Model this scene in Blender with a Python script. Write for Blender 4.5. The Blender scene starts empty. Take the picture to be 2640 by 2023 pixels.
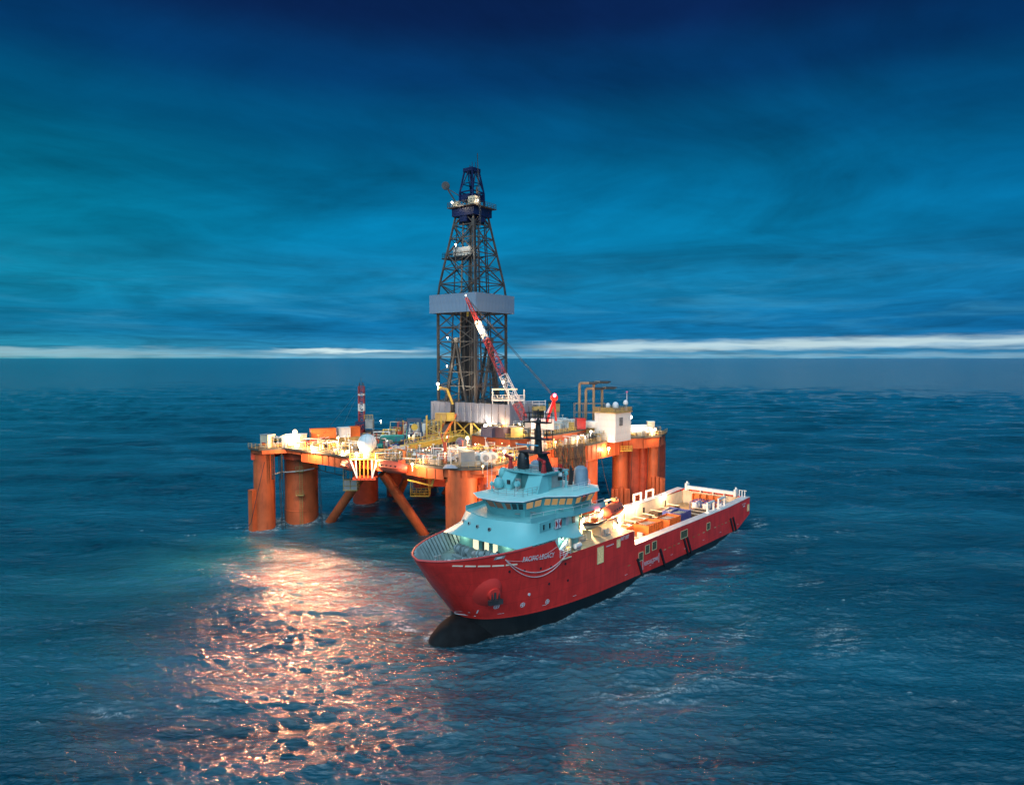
import bpy, math, random
import numpy as np
from mathutils import Vector, Matrix, noise as mnoise
random.seed(7); RNG = np.random.RandomState(7)
R = math.radians
scene = bpy.context.scene
col = scene.collection

# ------------------------------------------------------------------ camera
cam_d = bpy.data.cameras.new("camera"); cam = bpy.data.objects.new("camera", cam_d); col.objects.link(cam)
cam_d.sensor_width = 36.0; cam_d.lens = 36.0 * 1752 / 2640
cam_d.clip_start = 0.5; cam_d.clip_end = 120000
cam.location = (0, 0, 43); cam.rotation_euler = (math.pi/2 - math.atan(89/1752.0), 0, 0)
scene.camera = cam

# ------------------------------------------------------------------ render look
scene.view_settings.view_transform = 'Standard'; scene.view_settings.look = 'None'
scene.view_settings.exposure = 0.25; scene.view_settings.gamma = 1.0
scene.view_settings.use_curve_mapping = False
scene.render.engine = 'CYCLES'
scene.cycles.use_denoising = True
scene.cycles.max_bounces = 6; scene.cycles.diffuse_bounces = 2; scene.cycles.glossy_bounces = 3
scene.cycles.sample_clamp_indirect = 6.0
scene.cycles.caustics_reflective = False; scene.cycles.caustics_refractive = False

# ------------------------------------------------------------------ dusk sky
def srgb(r, g, b):
    f = lambda c: (c/255/12.92) if c/255 <= .04045 else ((c/255+.055)/1.055)**2.4
    return (f(r), f(g), f(b), 1)
world = bpy.data.worlds.new("World"); scene.world = world; world.use_nodes = True
nt = world.node_tree; N = nt.nodes; L = nt.links; N.clear()
def nd(t, **k):
    n = N.new(t)
    for a, b in k.items(): setattr(n, a, b)
    return n
def mth(op, a, b=None, c=None, clamp=False):
    n = nd('ShaderNodeMath', operation=op); n.use_clamp = clamp
    for i, q in enumerate((a, b, c)):
        if q is None: continue
        if isinstance(q, (int, float)): n.inputs[i].default_value = q
        else: L.new(q, n.inputs[i])
    return n.outputs[0]
def mrange(v, a, b, c, d, kind='SMOOTHSTEP'):
    n = nd('ShaderNodeMapRange', interpolation_type=kind)
    L.new(v, n.inputs[0])
    for i, q in enumerate((a, b, c, d)): n.inputs[i+1].default_value = q
    return n.outputs[0]
def mixc(f, a, b, kind='MIX'):
    n = nd('ShaderNodeMix', data_type='RGBA', blend_type=kind)
    if isinstance(f, (int, float)): n.inputs[0].default_value = f
    else: L.new(f, n.inputs[0])
    for i, q in ((6, a), (7, b)):
        if isinstance(q, tuple): n.inputs[i].default_value = q
        else: L.new(q, n.inputs[i])
    return n.outputs[2]
tc = nd('ShaderNodeTexCoord'); sep = nd('ShaderNodeSeparateXYZ'); L.new(tc.outputs['Generated'], sep.inputs[0])
X, Y, Z = sep.outputs
el = mth('MULTIPLY', mth('ARCSINE', Z), 57.2958)
az = mth('MULTIPLY', mth('ARCTAN2', X, Y), 57.2958)
ramp = nd('ShaderNodeValToRGB'); L.new(mth('DIVIDE', el, 90.0), ramp.inputs[0])
cr = ramp.color_ramp; cr.interpolation = 'EASE'
stops = [(0, (64, 140, 175)), (.7, (40, 125, 168)), (2.2, (12, 104, 154)), (6, (14, 118, 164)), (10, (2, 110, 154)),
         (14, (0, 94, 136)), (18, (0, 74, 116)), (22, (2, 52, 98)), (26, (6, 32, 76)), (31, (9, 24, 64)), (42, (24, 78, 118)), (60, (50, 122, 160)), (90, (64, 142, 178))]
cr.elements[0].position = 0; cr.elements[0].color = srgb(*stops[0][1])
cr.elements[1].position = 1; cr.elements[1].color = srgb(*stops[-1][1])
for e, c in stops[1:-1]:
    q = cr.elements.new(e/90); q.color = srgb(*c)
# cloud layer: noise on a flat cloud deck seen in perspective
zz = mth('MAXIMUM', mth('ADD', Z, .05), .02)
comb = nd('ShaderNodeCombineXYZ'); L.new(mth('DIVIDE', X, zz), comb.inputs[0]); L.new(mth('DIVIDE', Y, zz), comb.inputs[1])
def cloud(scale, detail, rough, sx=1.0, sy=1.0, off=0, dist=0.6):
    mp = nd('ShaderNodeMapping'); mp.inputs['Scale'].default_value = (sx, sy, 1); mp.inputs['Location'].default_value = (off, off*.7, 0)
    L.new(comb.outputs[0], mp.inputs[0])
    n = nd('ShaderNodeTexNoise'); n.inputs['Scale'].default_value = scale; n.inputs['Detail'].default_value = detail
    n.inputs['Roughness'].default_value = rough; n.inputs['Distortion'].default_value = dist
    L.new(mp.outputs[0], n.inputs['Vector']); return n.outputs[0]
c1 = cloud(.55, 9, .60, .9, .8, 3.1, 1.2); c2 = cloud(1.3, 9, .62, .9, .8, 7.7, 1.1)
shade = mth('ADD', mth('MULTIPLY', mrange(c1, .32, .68, -1, 1, 'LINEAR'), .27), mth('MULTIPLY', mrange(c2, .3, .7, -1, 1, 'LINEAR'), .13))
shade = mth('ADD', shade, 1.0)
base = nd('ShaderNodeVectorMath', operation='SCALE'); L.new(ramp.outputs[0], base.inputs[0]); L.new(shade, base.inputs[3])
# broad drift of tint: greener to the west, deeper blue to the east
skyc = mixc(mth('MULTIPLY', mrange(az, -10, -40, 0, 1), mrange(el, 24, 12, 0, 1)), base.outputs[0], mixc(1.0, base.outputs[0], (.8, 1.06, .86, 1), 'MULTIPLY'))
skyc = mixc(mrange(az, 14, 42, 0, .8), skyc, mixc(1.0, skyc, (.75, .74, .84, 1), 'MULTIPLY'))
# paler ragged bank of cloud a few degrees up
wv = nd('ShaderNodeCombineXYZ'); L.new(mth('MULTIPLY', az, .05), wv.inputs[0]); L.new(mth('MULTIPLY', el, .45), wv.inputs[1])
wn = nd('ShaderNodeTexNoise'); L.new(wv.outputs[0], wn.inputs['Vector']); wn.inputs['Scale'].default_value = 1.6; wn.inputs['Detail'].default_value = 8; wn.inputs['Roughness'].default_value = .6
wn.inputs['Distortion'].default_value = .5
bank = mth('MULTIPLY', mrange(wn.outputs[0], .45, .72, 0, .32), mth('MULTIPLY', mrange(el, 1.4, 3, 0, 1), mrange(el, 9, 3, 0, 1)))
skyc = mixc(bank, skyc, srgb(70, 160, 200))
# clear slot above the horizon where the last light comes through
sv = nd('ShaderNodeCombineXYZ'); L.new(mth('MULTIPLY', az, .11), sv.inputs[0]); L.new(mth('MULTIPLY', el, 1.1), sv.inputs[1])
sn = nd('ShaderNodeTexNoise'); L.new(sv.outputs[0], sn.inputs['Vector']); sn.inputs['Scale'].default_value = 2.2; sn.inputs['Detail'].default_value = 7; sn.inputs['Roughness'].default_value = .55
jit = mth('MULTIPLY', mth('SUBTRACT', sn.outputs[0], .5), .9)
def streak(c0, slope, w, a0, a1, fade, amp):
    ctr = mth('ADD', mth('MULTIPLY', az, slope), c0)
    d = mth('ABSOLUTE', mth('SUBTRACT', mth('ADD', el, jit), ctr))
    body = mrange(d, w*1.25, 0, 0, 1)
    ends = mth('MULTIPLY', mrange(az, a0, a0+fade, 0, 1), mrange(az, a1, a1-fade, 0, 1))
    return mth('MULTIPLY', mth('MULTIPLY', body, ends), amp)
s1 = streak(.80, .011, .52, -1, 62, 9, .72)
s2 = streak(.62, .004, .22, -22, -5, 7, .95)
s3 = streak(.50, .0, .35, -70, -16, 20, .35)
s4 = streak(.18, .0, .25, -60, 70, 8, .20)
sm = mth('MINIMUM', mth('ADD', mth('ADD', s1, s2), mth('ADD', s3, s4)), 1.0)
skyc = mixc(sm, skyc, srgb(205, 228, 230))
skyc = mixc(mrange(el, 0, -1.5, 0, 1), skyc, srgb(8, 70, 105))
nsk = nd('ShaderNodeTexSky'); nsk.sky_type = 'NISHITA'; nsk.sun_disc = False
nsk.sun_elevation = R(3); nsk.sun_rotation = R(200)
bg1 = nd('ShaderNodeBackground'); L.new(skyc, bg1.inputs[0]); bg1.inputs[1].default_value = .95
bg2 = nd('ShaderNodeBackground'); L.new(nsk.outputs[0], bg2.inputs[0]); bg2.inputs[1].default_value = .0005
add = nd('ShaderNodeAddShader'); L.new(bg1.outputs[0], add.inputs[0]); L.new(bg2.outputs[0], add.inputs[1])
out = nd('ShaderNodeOutputWorld'); L.new(add.outputs[0], out.inputs[0])

# soft twilight from high behind the camera
sd = bpy.data.lights.new("twilight_sun", 'SUN'); sun = bpy.data.objects.new("twilight_sun", sd); col.objects.link(sun)
sd.energy = 2.6; sd.angle = R(70); sd.color = (.66, .88, 1.0)
sun.rotation_euler = (R(42), 0, R(-12)); sun.location = (0, 0, 120)
sun.visible_glossy = True

# ------------------------------------------------------------------ materials
MATS = {}
def mat(name, c, rough=.55, metal=0.0, var=.18, scale=.6, rust=0.0, rustc=(.16, .06, .025), streak=0.0, bump=0.0, spec=.5, emit=None, es=0.0):
    if name in MATS: return MATS[name]
    m = bpy.data.materials.new(name); m.use_nodes = True; t = m.node_tree; n = t.nodes; l = t.links
    b = n['Principled BSDF']; b.inputs['Roughness'].default_value = rough; b.inputs['Metallic'].default_value = metal
    b.inputs['Specular IOR Level'].default_value = spec
    tcn = n.new('ShaderNodeTexCoord'); nz = n.new('ShaderNodeTexNoise'); nz.inputs['Scale'].default_value = scale; nz.inputs['Detail'].default_value = 6
    l.new(tcn.outputs['Object'], nz.inputs['Vector'])
    mr = n.new('ShaderNodeMapRange'); l.new(nz.outputs[0], mr.inputs[0])
    for i, q in enumerate((.3, .7, 1-var, 1+var)): mr.inputs[i+1].default_value = q
    vs = n.new('ShaderNodeVectorMath'); vs.operation = 'SCALE'; vs.inputs[0].default_value = c; l.new(mr.outputs[0], vs.inputs[3])
    cur = vs.outputs[0]
    if rust > 0 or streak > 0:
        mp = n.new('ShaderNodeMapping'); mp.inputs['Scale'].default_value = (1, 1, .18 if streak else 1)
        l.new(tcn.outputs['Object'], mp.inputs[0])
        n2 = n.new('ShaderNodeTexNoise'); n2.inputs['Scale'].default_value = 1.3; n2.inputs['Detail'].default_value = 8; n2.inputs['Roughness'].default_value = .65
        l.new(mp.outputs[0], n2.inputs['Vector'])
        r2 = n.new('ShaderNodeMapRange'); l.new(n2.outputs[0], r2.inputs[0])
        a = max(rust, streak)
        for i, q in enumerate((.52, .75, 0, a)): r2.inputs[i+1].default_value = q
        mx = n.new('ShaderNodeMix'); mx.data_type = 'RGBA'; l.new(r2.outputs[0], mx.inputs[0]); l.new(cur, mx.inputs[6]); mx.inputs[7].default_value = (*rustc, 1)
        cur = mx.outputs[2]
    l.new(cur, b.inputs['Base Color'])
    if bump > 0:
        bp = n.new('ShaderNodeBump'); bp.inputs['Strength'].default_value = bump; bp.inputs['Distance'].default_value = .05; l.new(nz.outputs[0], bp.inputs['Height']); l.new(bp.outputs[0], b.inputs['Normal'])
    if emit:
        b.inputs['Emission Color'].default_value = (*emit, 1); b.inputs['Emission Strength'].default_value = es
    MATS[name] = m; return m
M = dict(
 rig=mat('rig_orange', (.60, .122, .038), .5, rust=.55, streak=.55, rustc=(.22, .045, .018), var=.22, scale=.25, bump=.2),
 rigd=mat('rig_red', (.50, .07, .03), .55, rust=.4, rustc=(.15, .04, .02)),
 deck=mat('deck_steel', (.085, .08, .065), .7, rust=.6, var=.35, scale=1.2),
 yellow=mat('yellow_paint', (.62, .42, .07), .5, rust=.35),
 ochre=mat('ochre_paint', (.45, .30, .10), .6, rust=.5, var=.3),
 white=mat('white_paint', (.78, .77, .74), .45, var=.10, rust=.25, streak=.25, rustc=(.4, .28, .18)),
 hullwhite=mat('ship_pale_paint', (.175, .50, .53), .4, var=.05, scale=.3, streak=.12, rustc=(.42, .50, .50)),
 cream=mat('cream_paint', (.62, .52, .38), .55, var=.12, rust=.25, streak=.25),
 grey=mat('grey_paint', (.30, .31, .31), .55, rust=.25),
 pale=mat('pale_grey_cladding', (.30, .30, .35), .6, var=.08, rust=.15, streak=.15, rustc=(.34, .30, .30)),
 dark=mat('dark_steel', (.045, .045, .05), .5, metal=.2, var=.4, rust=.4, rustc=(.14, .08, .05)),
 derrick=mat('derrick_steel', (.075, .072, .07), .5, metal=.1, var=.3, scale=.9, rust=.45, rustc=(.18, .12, .09)),
 derblue=mat('derrick_blue', (.005, .014, .075), .5, var=.3),
 black=mat('black_paint', (.016, .018, .022), .45, var=.3),
 red=mat('red_paint', (.55, .03, .03), .45, var=.15),
 craner=mat('crane_red', (.34, .04, .045), .5, var=.2),
 blue=mat('blue_paint', (.03, .06, .26), .5, var=.25, rust=.3),
 teal=mat('teal_paint', (.02, .24, .21), .5, var=.2),
 orange=mat('orange_paint', (.66, .15, .03), .5, var=.2, rust=.35),
 boat=mat('lifeboat_orange', (.50, .09, .05), .45, var=.12, scale=1.5, streak=.25, rustc=(.33, .10, .06)),
 pipe=mat('brown_drill_pipe', (.12, .075, .045), .55, metal=.3, var=.5, scale=2.5),
 exhaust=mat('exhaust_pipe', (.34, .22, .13), .6, var=.3, rust=.5),
 rope=mat('pink_white_rope', (.72, .50, .50), .8, var=.1),
 glass=mat('dark_glass', (.02, .03, .035), .08, spec=.8, var=.1),
 glow=mat('lit_glass', (.10, .06, .02), .15, emit=(1, .55, .2), es=.28, var=.2),
 glow2=mat('dim_lit_glass', (.03, .03, .03), .12, emit=(1, .5, .2), es=.05, var=.2),
 lampw=mat('lamp_lens_warm', (.8, .7, .5), emit=(1, .62, .28), es=3.6),
 lampc=mat('lamp_lens_cool', (.8, .8, .8), emit=(1, .93, .78), es=6),
 lampr=mat('lamp_lens_red', (.8, .05, .05), emit=(1, .05, .08), es=22),
 marking=mat('white_marking', (.80, .78, .80), .5, var=.05),
 rim=mat('bulwark_rim_red', (.62, .06, .06), .4, var=.1),
 foredeck=mat('green_grey_deck', (.16, .24, .24), .7, var=.3, rust=.3),
 frame=mat('opening_frame', (.62, .55, .30), .5, var=.1),
 wood=mat('timber_deck', (.36, .22, .10), .75, var=.35, scale=1.8, rust=.5, rustc=(.12, .08, .05)),
)
# ------------------------------------------------------------------ mesh helper
def frame_of(d):
    d = Vector(d).normalized(); up = Vector((0, 0, 1)) if abs(d.z) < .95 else Vector((1, 0, 0))
    a = d.cross(up).normalized(); b = a.cross(d).normalized(); return a, b
class MB:
    def __init__(s): s.v = []; s.f = []
    def add(s, vs, fs):
        o = len(s.v); s.v += [tuple(p) for p in vs]; s.f += [tuple(i+o for i in q) for q in fs]; return s
    def box(s, c, d, yaw=0, pitch=0):
        hx, hy, hz = d[0]/2, d[1]/2, d[2]/2; ca, sa = math.cos(yaw), math.sin(yaw); vs = []
        cp, sp = math.cos(pitch), math.sin(pitch)
        for z in (-hz, hz):
            for x, y in ((-hx, -hy), (hx, -hy), (hx, hy), (-hx, hy)):
                x2, z2 = x*cp - z*sp, x*sp + z*cp
                vs.append((c[0]+x2*ca-y*sa, c[1]+x2*sa+y*ca, c[2]+z2))
        return s.add(vs, [(0, 3, 2, 1), (4, 5, 6, 7), (0, 1, 5, 4), (1, 2, 6, 5), (2, 3, 7, 6), (3, 0, 4, 7)])
    def bx(s, x0, x1, y0, y1, z0, z1): return s.box(((x0+x1)/2, (y0+y1)/2, (z0+z1)/2), (x1-x0, y1-y0, z1-z0))
    def bar(s, p, q, w, h=None):
        h = h or w; p = Vector(p); q = Vector(q)
        if (q-p).length < 1e-6: return s
        a, b = frame_of(q-p); vs = [e + a*x*w/2 + b*y*h/2 for e in (p, q) for x, y in ((-1, -1), (1, -1), (1, 1), (-1, 1))]
        return s.add(vs, [(0, 3, 2, 1), (4, 5, 6, 7), (0, 1, 5, 4), (1, 2, 6, 5), (2, 3, 7, 6), (3, 0, 4, 7)])
    def tube(s, p, q, r, n=8, r2=None):
        r2 = r if r2 is None else r2; p = Vector(p); q = Vector(q); a, b = frame_of(q-p); vs = []
        for e, rr in ((p, r), (q, r2)):
            for i in range(n):
                t = 2*math.pi*i/n; vs.append(e + a*math.cos(t)*rr + b*math.sin(t)*rr)
        return s.add(vs, [(i, i+n, (i+1) % n+n, (i+1) % n) for i in range(n)] + [tuple(range(n)), tuple(range(2*n-1, n-1, -1))])
    def path(s, pts, r, n=6):
        for a, b in zip(pts[:-1], pts[1:]): s.tube(a, b, r, n)
        return s
    def prism(s, pts, z0, z1, top=None):
        n = len(pts); top = top or pts
        vs = [(x, y, z0) for x, y in pts] + [(x, y, z1) for x, y in top]
        return s.add(vs, [(i, (i+1) % n, (i+1) % n+n, i+n) for i in range(n)] + [tuple(range(n-1, -1, -1)), tuple(range(n, 2*n))])
    def lathe(s, prof, c=(0, 0, 0), n=16, axis=None, sy=1.0):
        vs = []
        if axis: d = Vector(axis).normalized(); a, b = frame_of(d)
        else: d, a, b = Vector((0, 0, 1)), Vector((1, 0, 0)), Vector((0, 1, 0))
        for r, z in prof:
            for i in range(n):
                t = 2*math.pi*i/n; vs.append(Vector(c) + d*z + a*math.cos(t)*r + b*math.sin(t)*r*sy)
        k = len(prof)
        fs = [(j*n+i, j*n+(i+1) % n, (j+1)*n+(i+1) % n, (j+1)*n+i) for j in range(k-1) for i in range(n)]
        fs += [tuple(range(n-1, -1, -1)), tuple(range((k-1)*n, k*n))]
        return s.add(vs, fs)
    def ball(s, c, r, n=14, m=8, z0=-1.0):
        t0 = math.asin(z0)
        return s.lathe([(r*math.cos(t)+1e-4, r*math.sin(t)) for t in [t0+(math.pi/2-t0)*i/m for i in range(m+1)]], c, n)
    def grid(s, P, closed=False):
        h = len(P); w = len(P[0]); o = []
        for row in P: o += list(row)
        fs = [(j*w+i, j*w+(i+1) % w, (j+1)*w+(i+1) % w, (j+1)*w+i) for j in range(h-1) for i in range(w if closed else w-1)]
        return s.add(o, fs)
    def shift(s, d): s.v = [(x+d[0], y+d[1], z+d[2]) for x, y, z in s.v]; return s
    def rail(s, pts, h=1.1, step=2.0, w=.06, rows=2, closed=False):
        pp = list(pts) + ([pts[0]] if closed else [])
        for a, b in zip(pp[:-1], pp[1:]):
            a = Vector(a); b = Vector(b); n = max(1, int((b-a).length/step))
            for k in range(n+1):
                p = a.lerp(b, k/n); s.bar(p, p+Vector((0, 0, h)), w)
            for k in range(1, rows+1):
                z = Vector((0, 0, h*k/rows)); s.bar(a+z, b+z, w)
        return s
    def truss(s, A0, B0, w0, w1, nb, r, side=None):
        """square lattice girder from A0 to B0, widths w0 to w1"""
        A0 = Vector(A0); B0 = Vector(B0); a, b = frame_of(B0-A0); prev = None
        for k in range(nb+1):
            t = k/nb; c = A0.lerp(B0, t); w = w0+(w1-w0)*t
            cur = [c + a*x*w/2 + b*y*w/2 for x, y in ((-1, -1), (1, -1), (1, 1), (-1, 1))]
            for i in range(4): s.bar(cur[i], cur[(i+1) % 4], r*.7)
            if prev:
                for i in range(4):
                    s.bar(prev[i], cur[i], r)
                    if (k+i) % 2: s.bar(prev[i], cur[(i+1) % 4], r*.7)
                    else: s.bar(prev[(i+1) % 4], cur[i], r*.7)
            prev = cur
        return s
    def build(s, name, m, parent=None, off=None, smooth=None, **props):
        if off is not None: s.shift((-off[0], -off[1], -off[2]))
        me = bpy.data.meshes.new(name); me.from_pydata(s.v, [], s.f); me.materials.append(m)
        if smooth is not None or True:
            me.shade_smooth(); me.set_sharp_from_angle(angle=R(smooth or 32))
        o = bpy.data.objects.new(name, me); col.objects.link(o)
        if parent is not None: o.parent = parent
        for k, q in props.items(): o[k] = q
        return o
def thing(name, label, cat, loc=(0, 0, 0), yaw=0.0, group=None):
    o = bpy.data.objects.new(name, None); col.objects.link(o); o.location = loc; o.rotation_euler = (0, 0, yaw)
    o.empty_display_size = .5; o['label'] = label; o['category'] = cat
    if group: o['group'] = group
    return o
def solo(mb, name, m, loc, label, cat, yaw=0.0, group=None, **p):
    o = mb.build(name, m, **p); o.location = loc; o.rotation_euler = (0, 0, yaw); o['label'] = label; o['category'] = cat
    if group: o['group'] = group
    return o
def copy_tree(root, loc, yaw, label):
    r = root.copy(); col.objects.link(r); r.location = loc; r.rotation_euler = (0, 0, yaw); r['label'] = label
    for ch in list(root.children):
        c = ch.copy(); col.objects.link(c); c.parent = r
        for g in ch.children:
            d = g.copy(); col.objects.link(d); d.parent = c
    return r
def lamp(loc, label, kind='warm', power=800, r=.28, aim=(0, -1, -.4), post=1.6, group='floodlights on the drilling rig', cat='floodlight', light=True, spot=0):
    t = thing('floodlight', label, cat, (loc[0], loc[1], loc[2]-post), 0, group)
    a = Vector(aim).normalized(); c = Vector((0, 0, post))
    MB().tube((0, 0, 0), (0, 0, post-.15), .06, 6).build('post', M['grey'], t)
    MB().tube(c-a*.35, c+a*.02, r*.5, 10, r*1.05).build('housing', M['dark'], t)
    MB().ball(c+a*.12, r, 10, 6).build('lens', {'warm': M['lampw'], 'cool': M['lampc'], 'red': M['lampr']}[kind], t)
    if light:
        ld = bpy.data.lights.new('lamp_light', 'POINT'); ld.energy = power*2.0; ld.shadow_soft_size = .3
        ld.color = {'warm': (1, .56, .26), 'cool': (1, .84, .60), 'red': (1, .05, .06)}[kind]
        lo = bpy.data.objects.new('lamp_light', ld); col.objects.link(lo); lo.parent = t; lo.location = c + a*(r+.75)
    if spot:
        ld = bpy.data.lights.new('lamp_beam', 'SPOT'); ld.energy = spot*2.3; ld.shadow_soft_size = .5; ld.spot_size = R(100); ld.spot_blend = .8; ld.color = (1, .37, .17)
        lo = bpy.data.objects.new('lamp_beam', ld); col.objects.link(lo); lo.parent = t; lo.location = c + a*(r+.9)
        lo.rotation_euler = Vector((a.x-.22, a.y, -.58)).to_track_quat('-Z', 'Y').to_euler()
    return t

# ------------------------------------------------------------------ the sea
def fft_tile(size, n, lmin, lmax, wind, spread, hs, seed, chop=1.0):
    rs = np.random.RandomState(seed); k1 = np.fft.fftfreq(n, size/n)*2*np.pi
    kx, ky = np.meshgrid(k1, k1, indexing='ij'); k = np.hypot(kx, ky); k[0, 0] = 1e-6
    lam = 2*np.pi/k; cosd = (kx*math.cos(wind)+ky*math.sin(wind))/k
    P = np.where((lam > lmin) & (lam < lmax), k**-3.7*np.abs(cosd)**spread, 0); P[0, 0] = 0
    lp = lmax*.55; P *= np.exp(-1.1*(lam/lp)**2)
    A = np.sqrt(P)*(rs.randn(n, n)+1j*rs.randn(n, n))
    h = np.real(np.fft.ifft2(A)); sc = hs/4/h.std(); A *= sc; h = h*sc
    dx = np.real(np.fft.ifft2(-1j*kx/k*A))*chop; dy = np.real(np.fft.ifft2(-1j*ky/k*A))*chop
    jx = np.real(np.fft.ifft2(kx*kx/k*A))*chop; jy = np.real(np.fft.ifft2(ky*ky/k*A))*chop
    return size, n, h, dx, dy, jx+jy
def sample(tile, x, y):
    s, n, *F = tile; u = (x/s*n) % n; v = (y/s*n) % n; i = np.floor(u).astype(int) % n; j = np.floor(v).astype(int) % n; fu = u-np.floor(u); fv = v-np.floor(v)
    i1 = (i+1) % n; j1 = (j+1) % n
    return [f[i, j]*(1-fu)*(1-fv)+f[i1, j]*fu*(1-fv)+f[i, j1]*(1-fu)*fv+f[i1, j1]*fu*fv for f in F]
def build_sea():
    fine = np.radians(np.linspace(-50, 50, 900)); coarse = np.radians(np.arange(53, 308, 5.0)); ang = np.concatenate([fine, coarse])
    r = [3, 8, 15, 25, 35, 42]; q = 46.0
    while q < 60000:
        r.append(q); q += min(max(.27, q*q/(680*43)*.62), q*.35)
    r = np.array(r + [60000.0]); nr, na = len(r), len(ang)
    RR, AA = np.meshgrid(r, ang, indexing='ij'); x = RR*np.sin(AA); y = RR*np.cos(AA)
    dr = np.gradient(r)[:, None]*np.ones((1, na)); sp = np.maximum(dr, RR*.0022)
    isf = (np.arange(na) < 900)[None, :]
    T1 = fft_tile(420, 512, 12, 75, R(80), 4.0, 1.75, 3, 1.0); T2 = fft_tile(103, 512, 2.2, 15, R(94), 4.0, .38, 5, 1.1); T3 = fft_tile(37, 512, .7, 3.2, R(86), 3.0, .21, 9, 1.0)
    H = np.zeros_like(x); DX = H.copy(); DY = H.copy(); J = H.copy()
    for T, lam, rot in ((T1, 60, 0), (T2, 6.0, .1), (T3, 1.5, -.1)):
        c, s_ = math.cos(rot), math.sin(rot); h, dx, dy, jj = sample(T, x*c+y*s_, -x*s_+y*c)
        w = np.clip((lam*1.0/sp-1.5)/2.5, 0, 1)*isf
        H += h*w; DX += (dx*c-dy*s_)*w; DY += (dx*s_+dy*c)*w; J += jj*w
    # the bow wave trough under the ship's stem
    q0 = SP(93, 4, 0); H -= 1.0*np.exp(-((x-q0.x)**2+(y-q0.y)**2)/11.0**2)
    foam = np.clip((J-.78)*1.9, 0, 1)*np.clip((700-RR)/500, 0, 1)
    for cx, cy, rr, am in FOAMSPOTS:
        d = np.hypot(x-cx, y-cy); nn = sample(T2, x*1.7+cx, y*1.7)[0]/.16; n3 = sample(T3, x*1.1, y*1.1)[0]/.04
        foam = np.maximum(foam, np.clip(1.25-np.abs(d-rr)/(1.6+.25*rr), 0, 1)*np.clip(.35+.33*nn+.3*n3, 0, 1)*am)
    for (cx, cy, rx, ry, ya, am) in FOAMPATCH:
        c, s_ = math.cos(ya), math.sin(ya); u = ((x-cx)*c+(y-cy)*s_)/rx; v = (-(x-cx)*s_+(y-cy)*c)/ry; d = np.hypot(u, v)
        nn = sample(T2, x*1.3+7, y*2.2)[0]/.16; n3 = sample(T3, x*.8, y*1.4+cx)[0]/.04
        foam = np.maximum(foam, np.clip(1.2-d, 0, 1)*np.clip(-.02+.5*nn+.4*n3, 0, 1)*am)
    ca, sa = math.cos(SYAW), math.sin(SYAW); lx = (x-SO.x)*ca+(y-SO.y)*sa; ly = -(x-SO.x)*sa+(y-SO.y)*ca
    hw_ = 10*(1-np.clip((lx-62)/31, 0, 1)**2.6)**.44; hw_ = np.where(lx > 90, np.maximum(hw_, 3.4*np.sqrt(np.clip(1-((lx-90)/9.8)**4, 0, 1))), hw_)
    dd = np.abs(np.abs(ly)-hw_); near = np.clip(1.15-dd/1.1, 0, 1)*(lx > 3)*(lx < 100.5)
    foam = np.maximum(foam, near*np.clip(.25+.4*sample(T2, x*1.5, y*1.5)[0]/.1+.25*sample(T3, x, y)[0]/.05, 0, 1)*.75)
    V = np.stack([x+DX*-1, y+DY*-1, H], -1).reshape(-1, 3)
    idx = np.arange(nr*na).reshape(nr, na); a = idx[:-1]; b = idx[1:]
    quads = np.stack([a, b, np.roll(b, -1, 1), np.roll(a, -1, 1)], -1).reshape(-1, 4)
    me = bpy.data.meshes.new('sea'); me.vertices.add(len(V)); me.vertices.foreach_set('co', V.astype('f').ravel())
    nf = len(quads); me.loops.add(nf*4); me.loops.foreach_set('vertex_index', quads[:, ::-1].astype('i').ravel() if False else quads.astype('i').ravel())
    me.polygons.add(nf); me.polygons.foreach_set('loop_start', np.arange(0, nf*4, 4, dtype='i')); me.polygons.foreach_set('loop_total', np.full(nf, 4, 'i'))
    me.update(calc_edges=True); me.validate(); me.shade_smooth()
    at = me.attributes.new('foam', 'FLOAT', 'POINT'); at.data.foreach_set('value', foam.astype('f').ravel())
    o = bpy.data.objects.new('sea', me); col.objects.link(o); o['kind'] = 'structure'; o['label'] = 'choppy dark teal sea reaching to the horizon'
    m = bpy.data.materials.new('sea_water'); m.use_nodes = True; t = m.node_tree; n = t.nodes; l = t.links; b = n['Principled BSDF']
    b.inputs['Roughness'].default_value = .16; b.inputs['IOR'].default_value = 1.6
    geo = n.new('ShaderNodeNewGeometry')
    def noise(sc, det, sx, sy, rot=0):
        mp = n.new('ShaderNodeMapping'); mp.inputs['Scale'].default_value = (sx, sy, 1); mp.inputs['Rotation'].default_value = (0, 0, rot); l.new(geo.outputs['Position'], mp.inputs[0])
        z = n.new('ShaderNodeTexNoise'); z.inputs['Scale'].default_value = sc; z.inputs['Detail'].default_value = det; z.inputs['Roughness'].default_value = .6; l.new(mp.outputs[0], z.inputs['Vector']); return z.outputs[0]
    n1 = noise(1.5, 6, .30, 1.9, .06); n2 = noise(.06, 10, .40, 1.1, -.05); n3 = noise(.03, 11, .30, 1.0, .04)
    b1 = n.new('ShaderNodeBump'); b1.inputs['Strength'].default_value = .55; b1.inputs['Distance'].default_value = .30; l.new(n1, b1.inputs['Height'])
    b2 = n.new('ShaderNodeBump'); b2.inputs['Strength'].default_value = .6; b2.inputs['Distance'].default_value = 3.8; l.new(n2, b2.inputs['Height']); l.new(b1.outputs[0], b2.inputs['Normal'])
    b4 = n.new('ShaderNodeBump'); b4.inputs['Strength'].default_value = .6; b4.inputs['Distance'].default_value = 8.0; l.new(n3, b4.inputs['Height']); l.new(b4.outputs[0], b1.inputs['Normal'])
    n4 = noise(.32, 8, .25, 1.4, .08)
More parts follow.
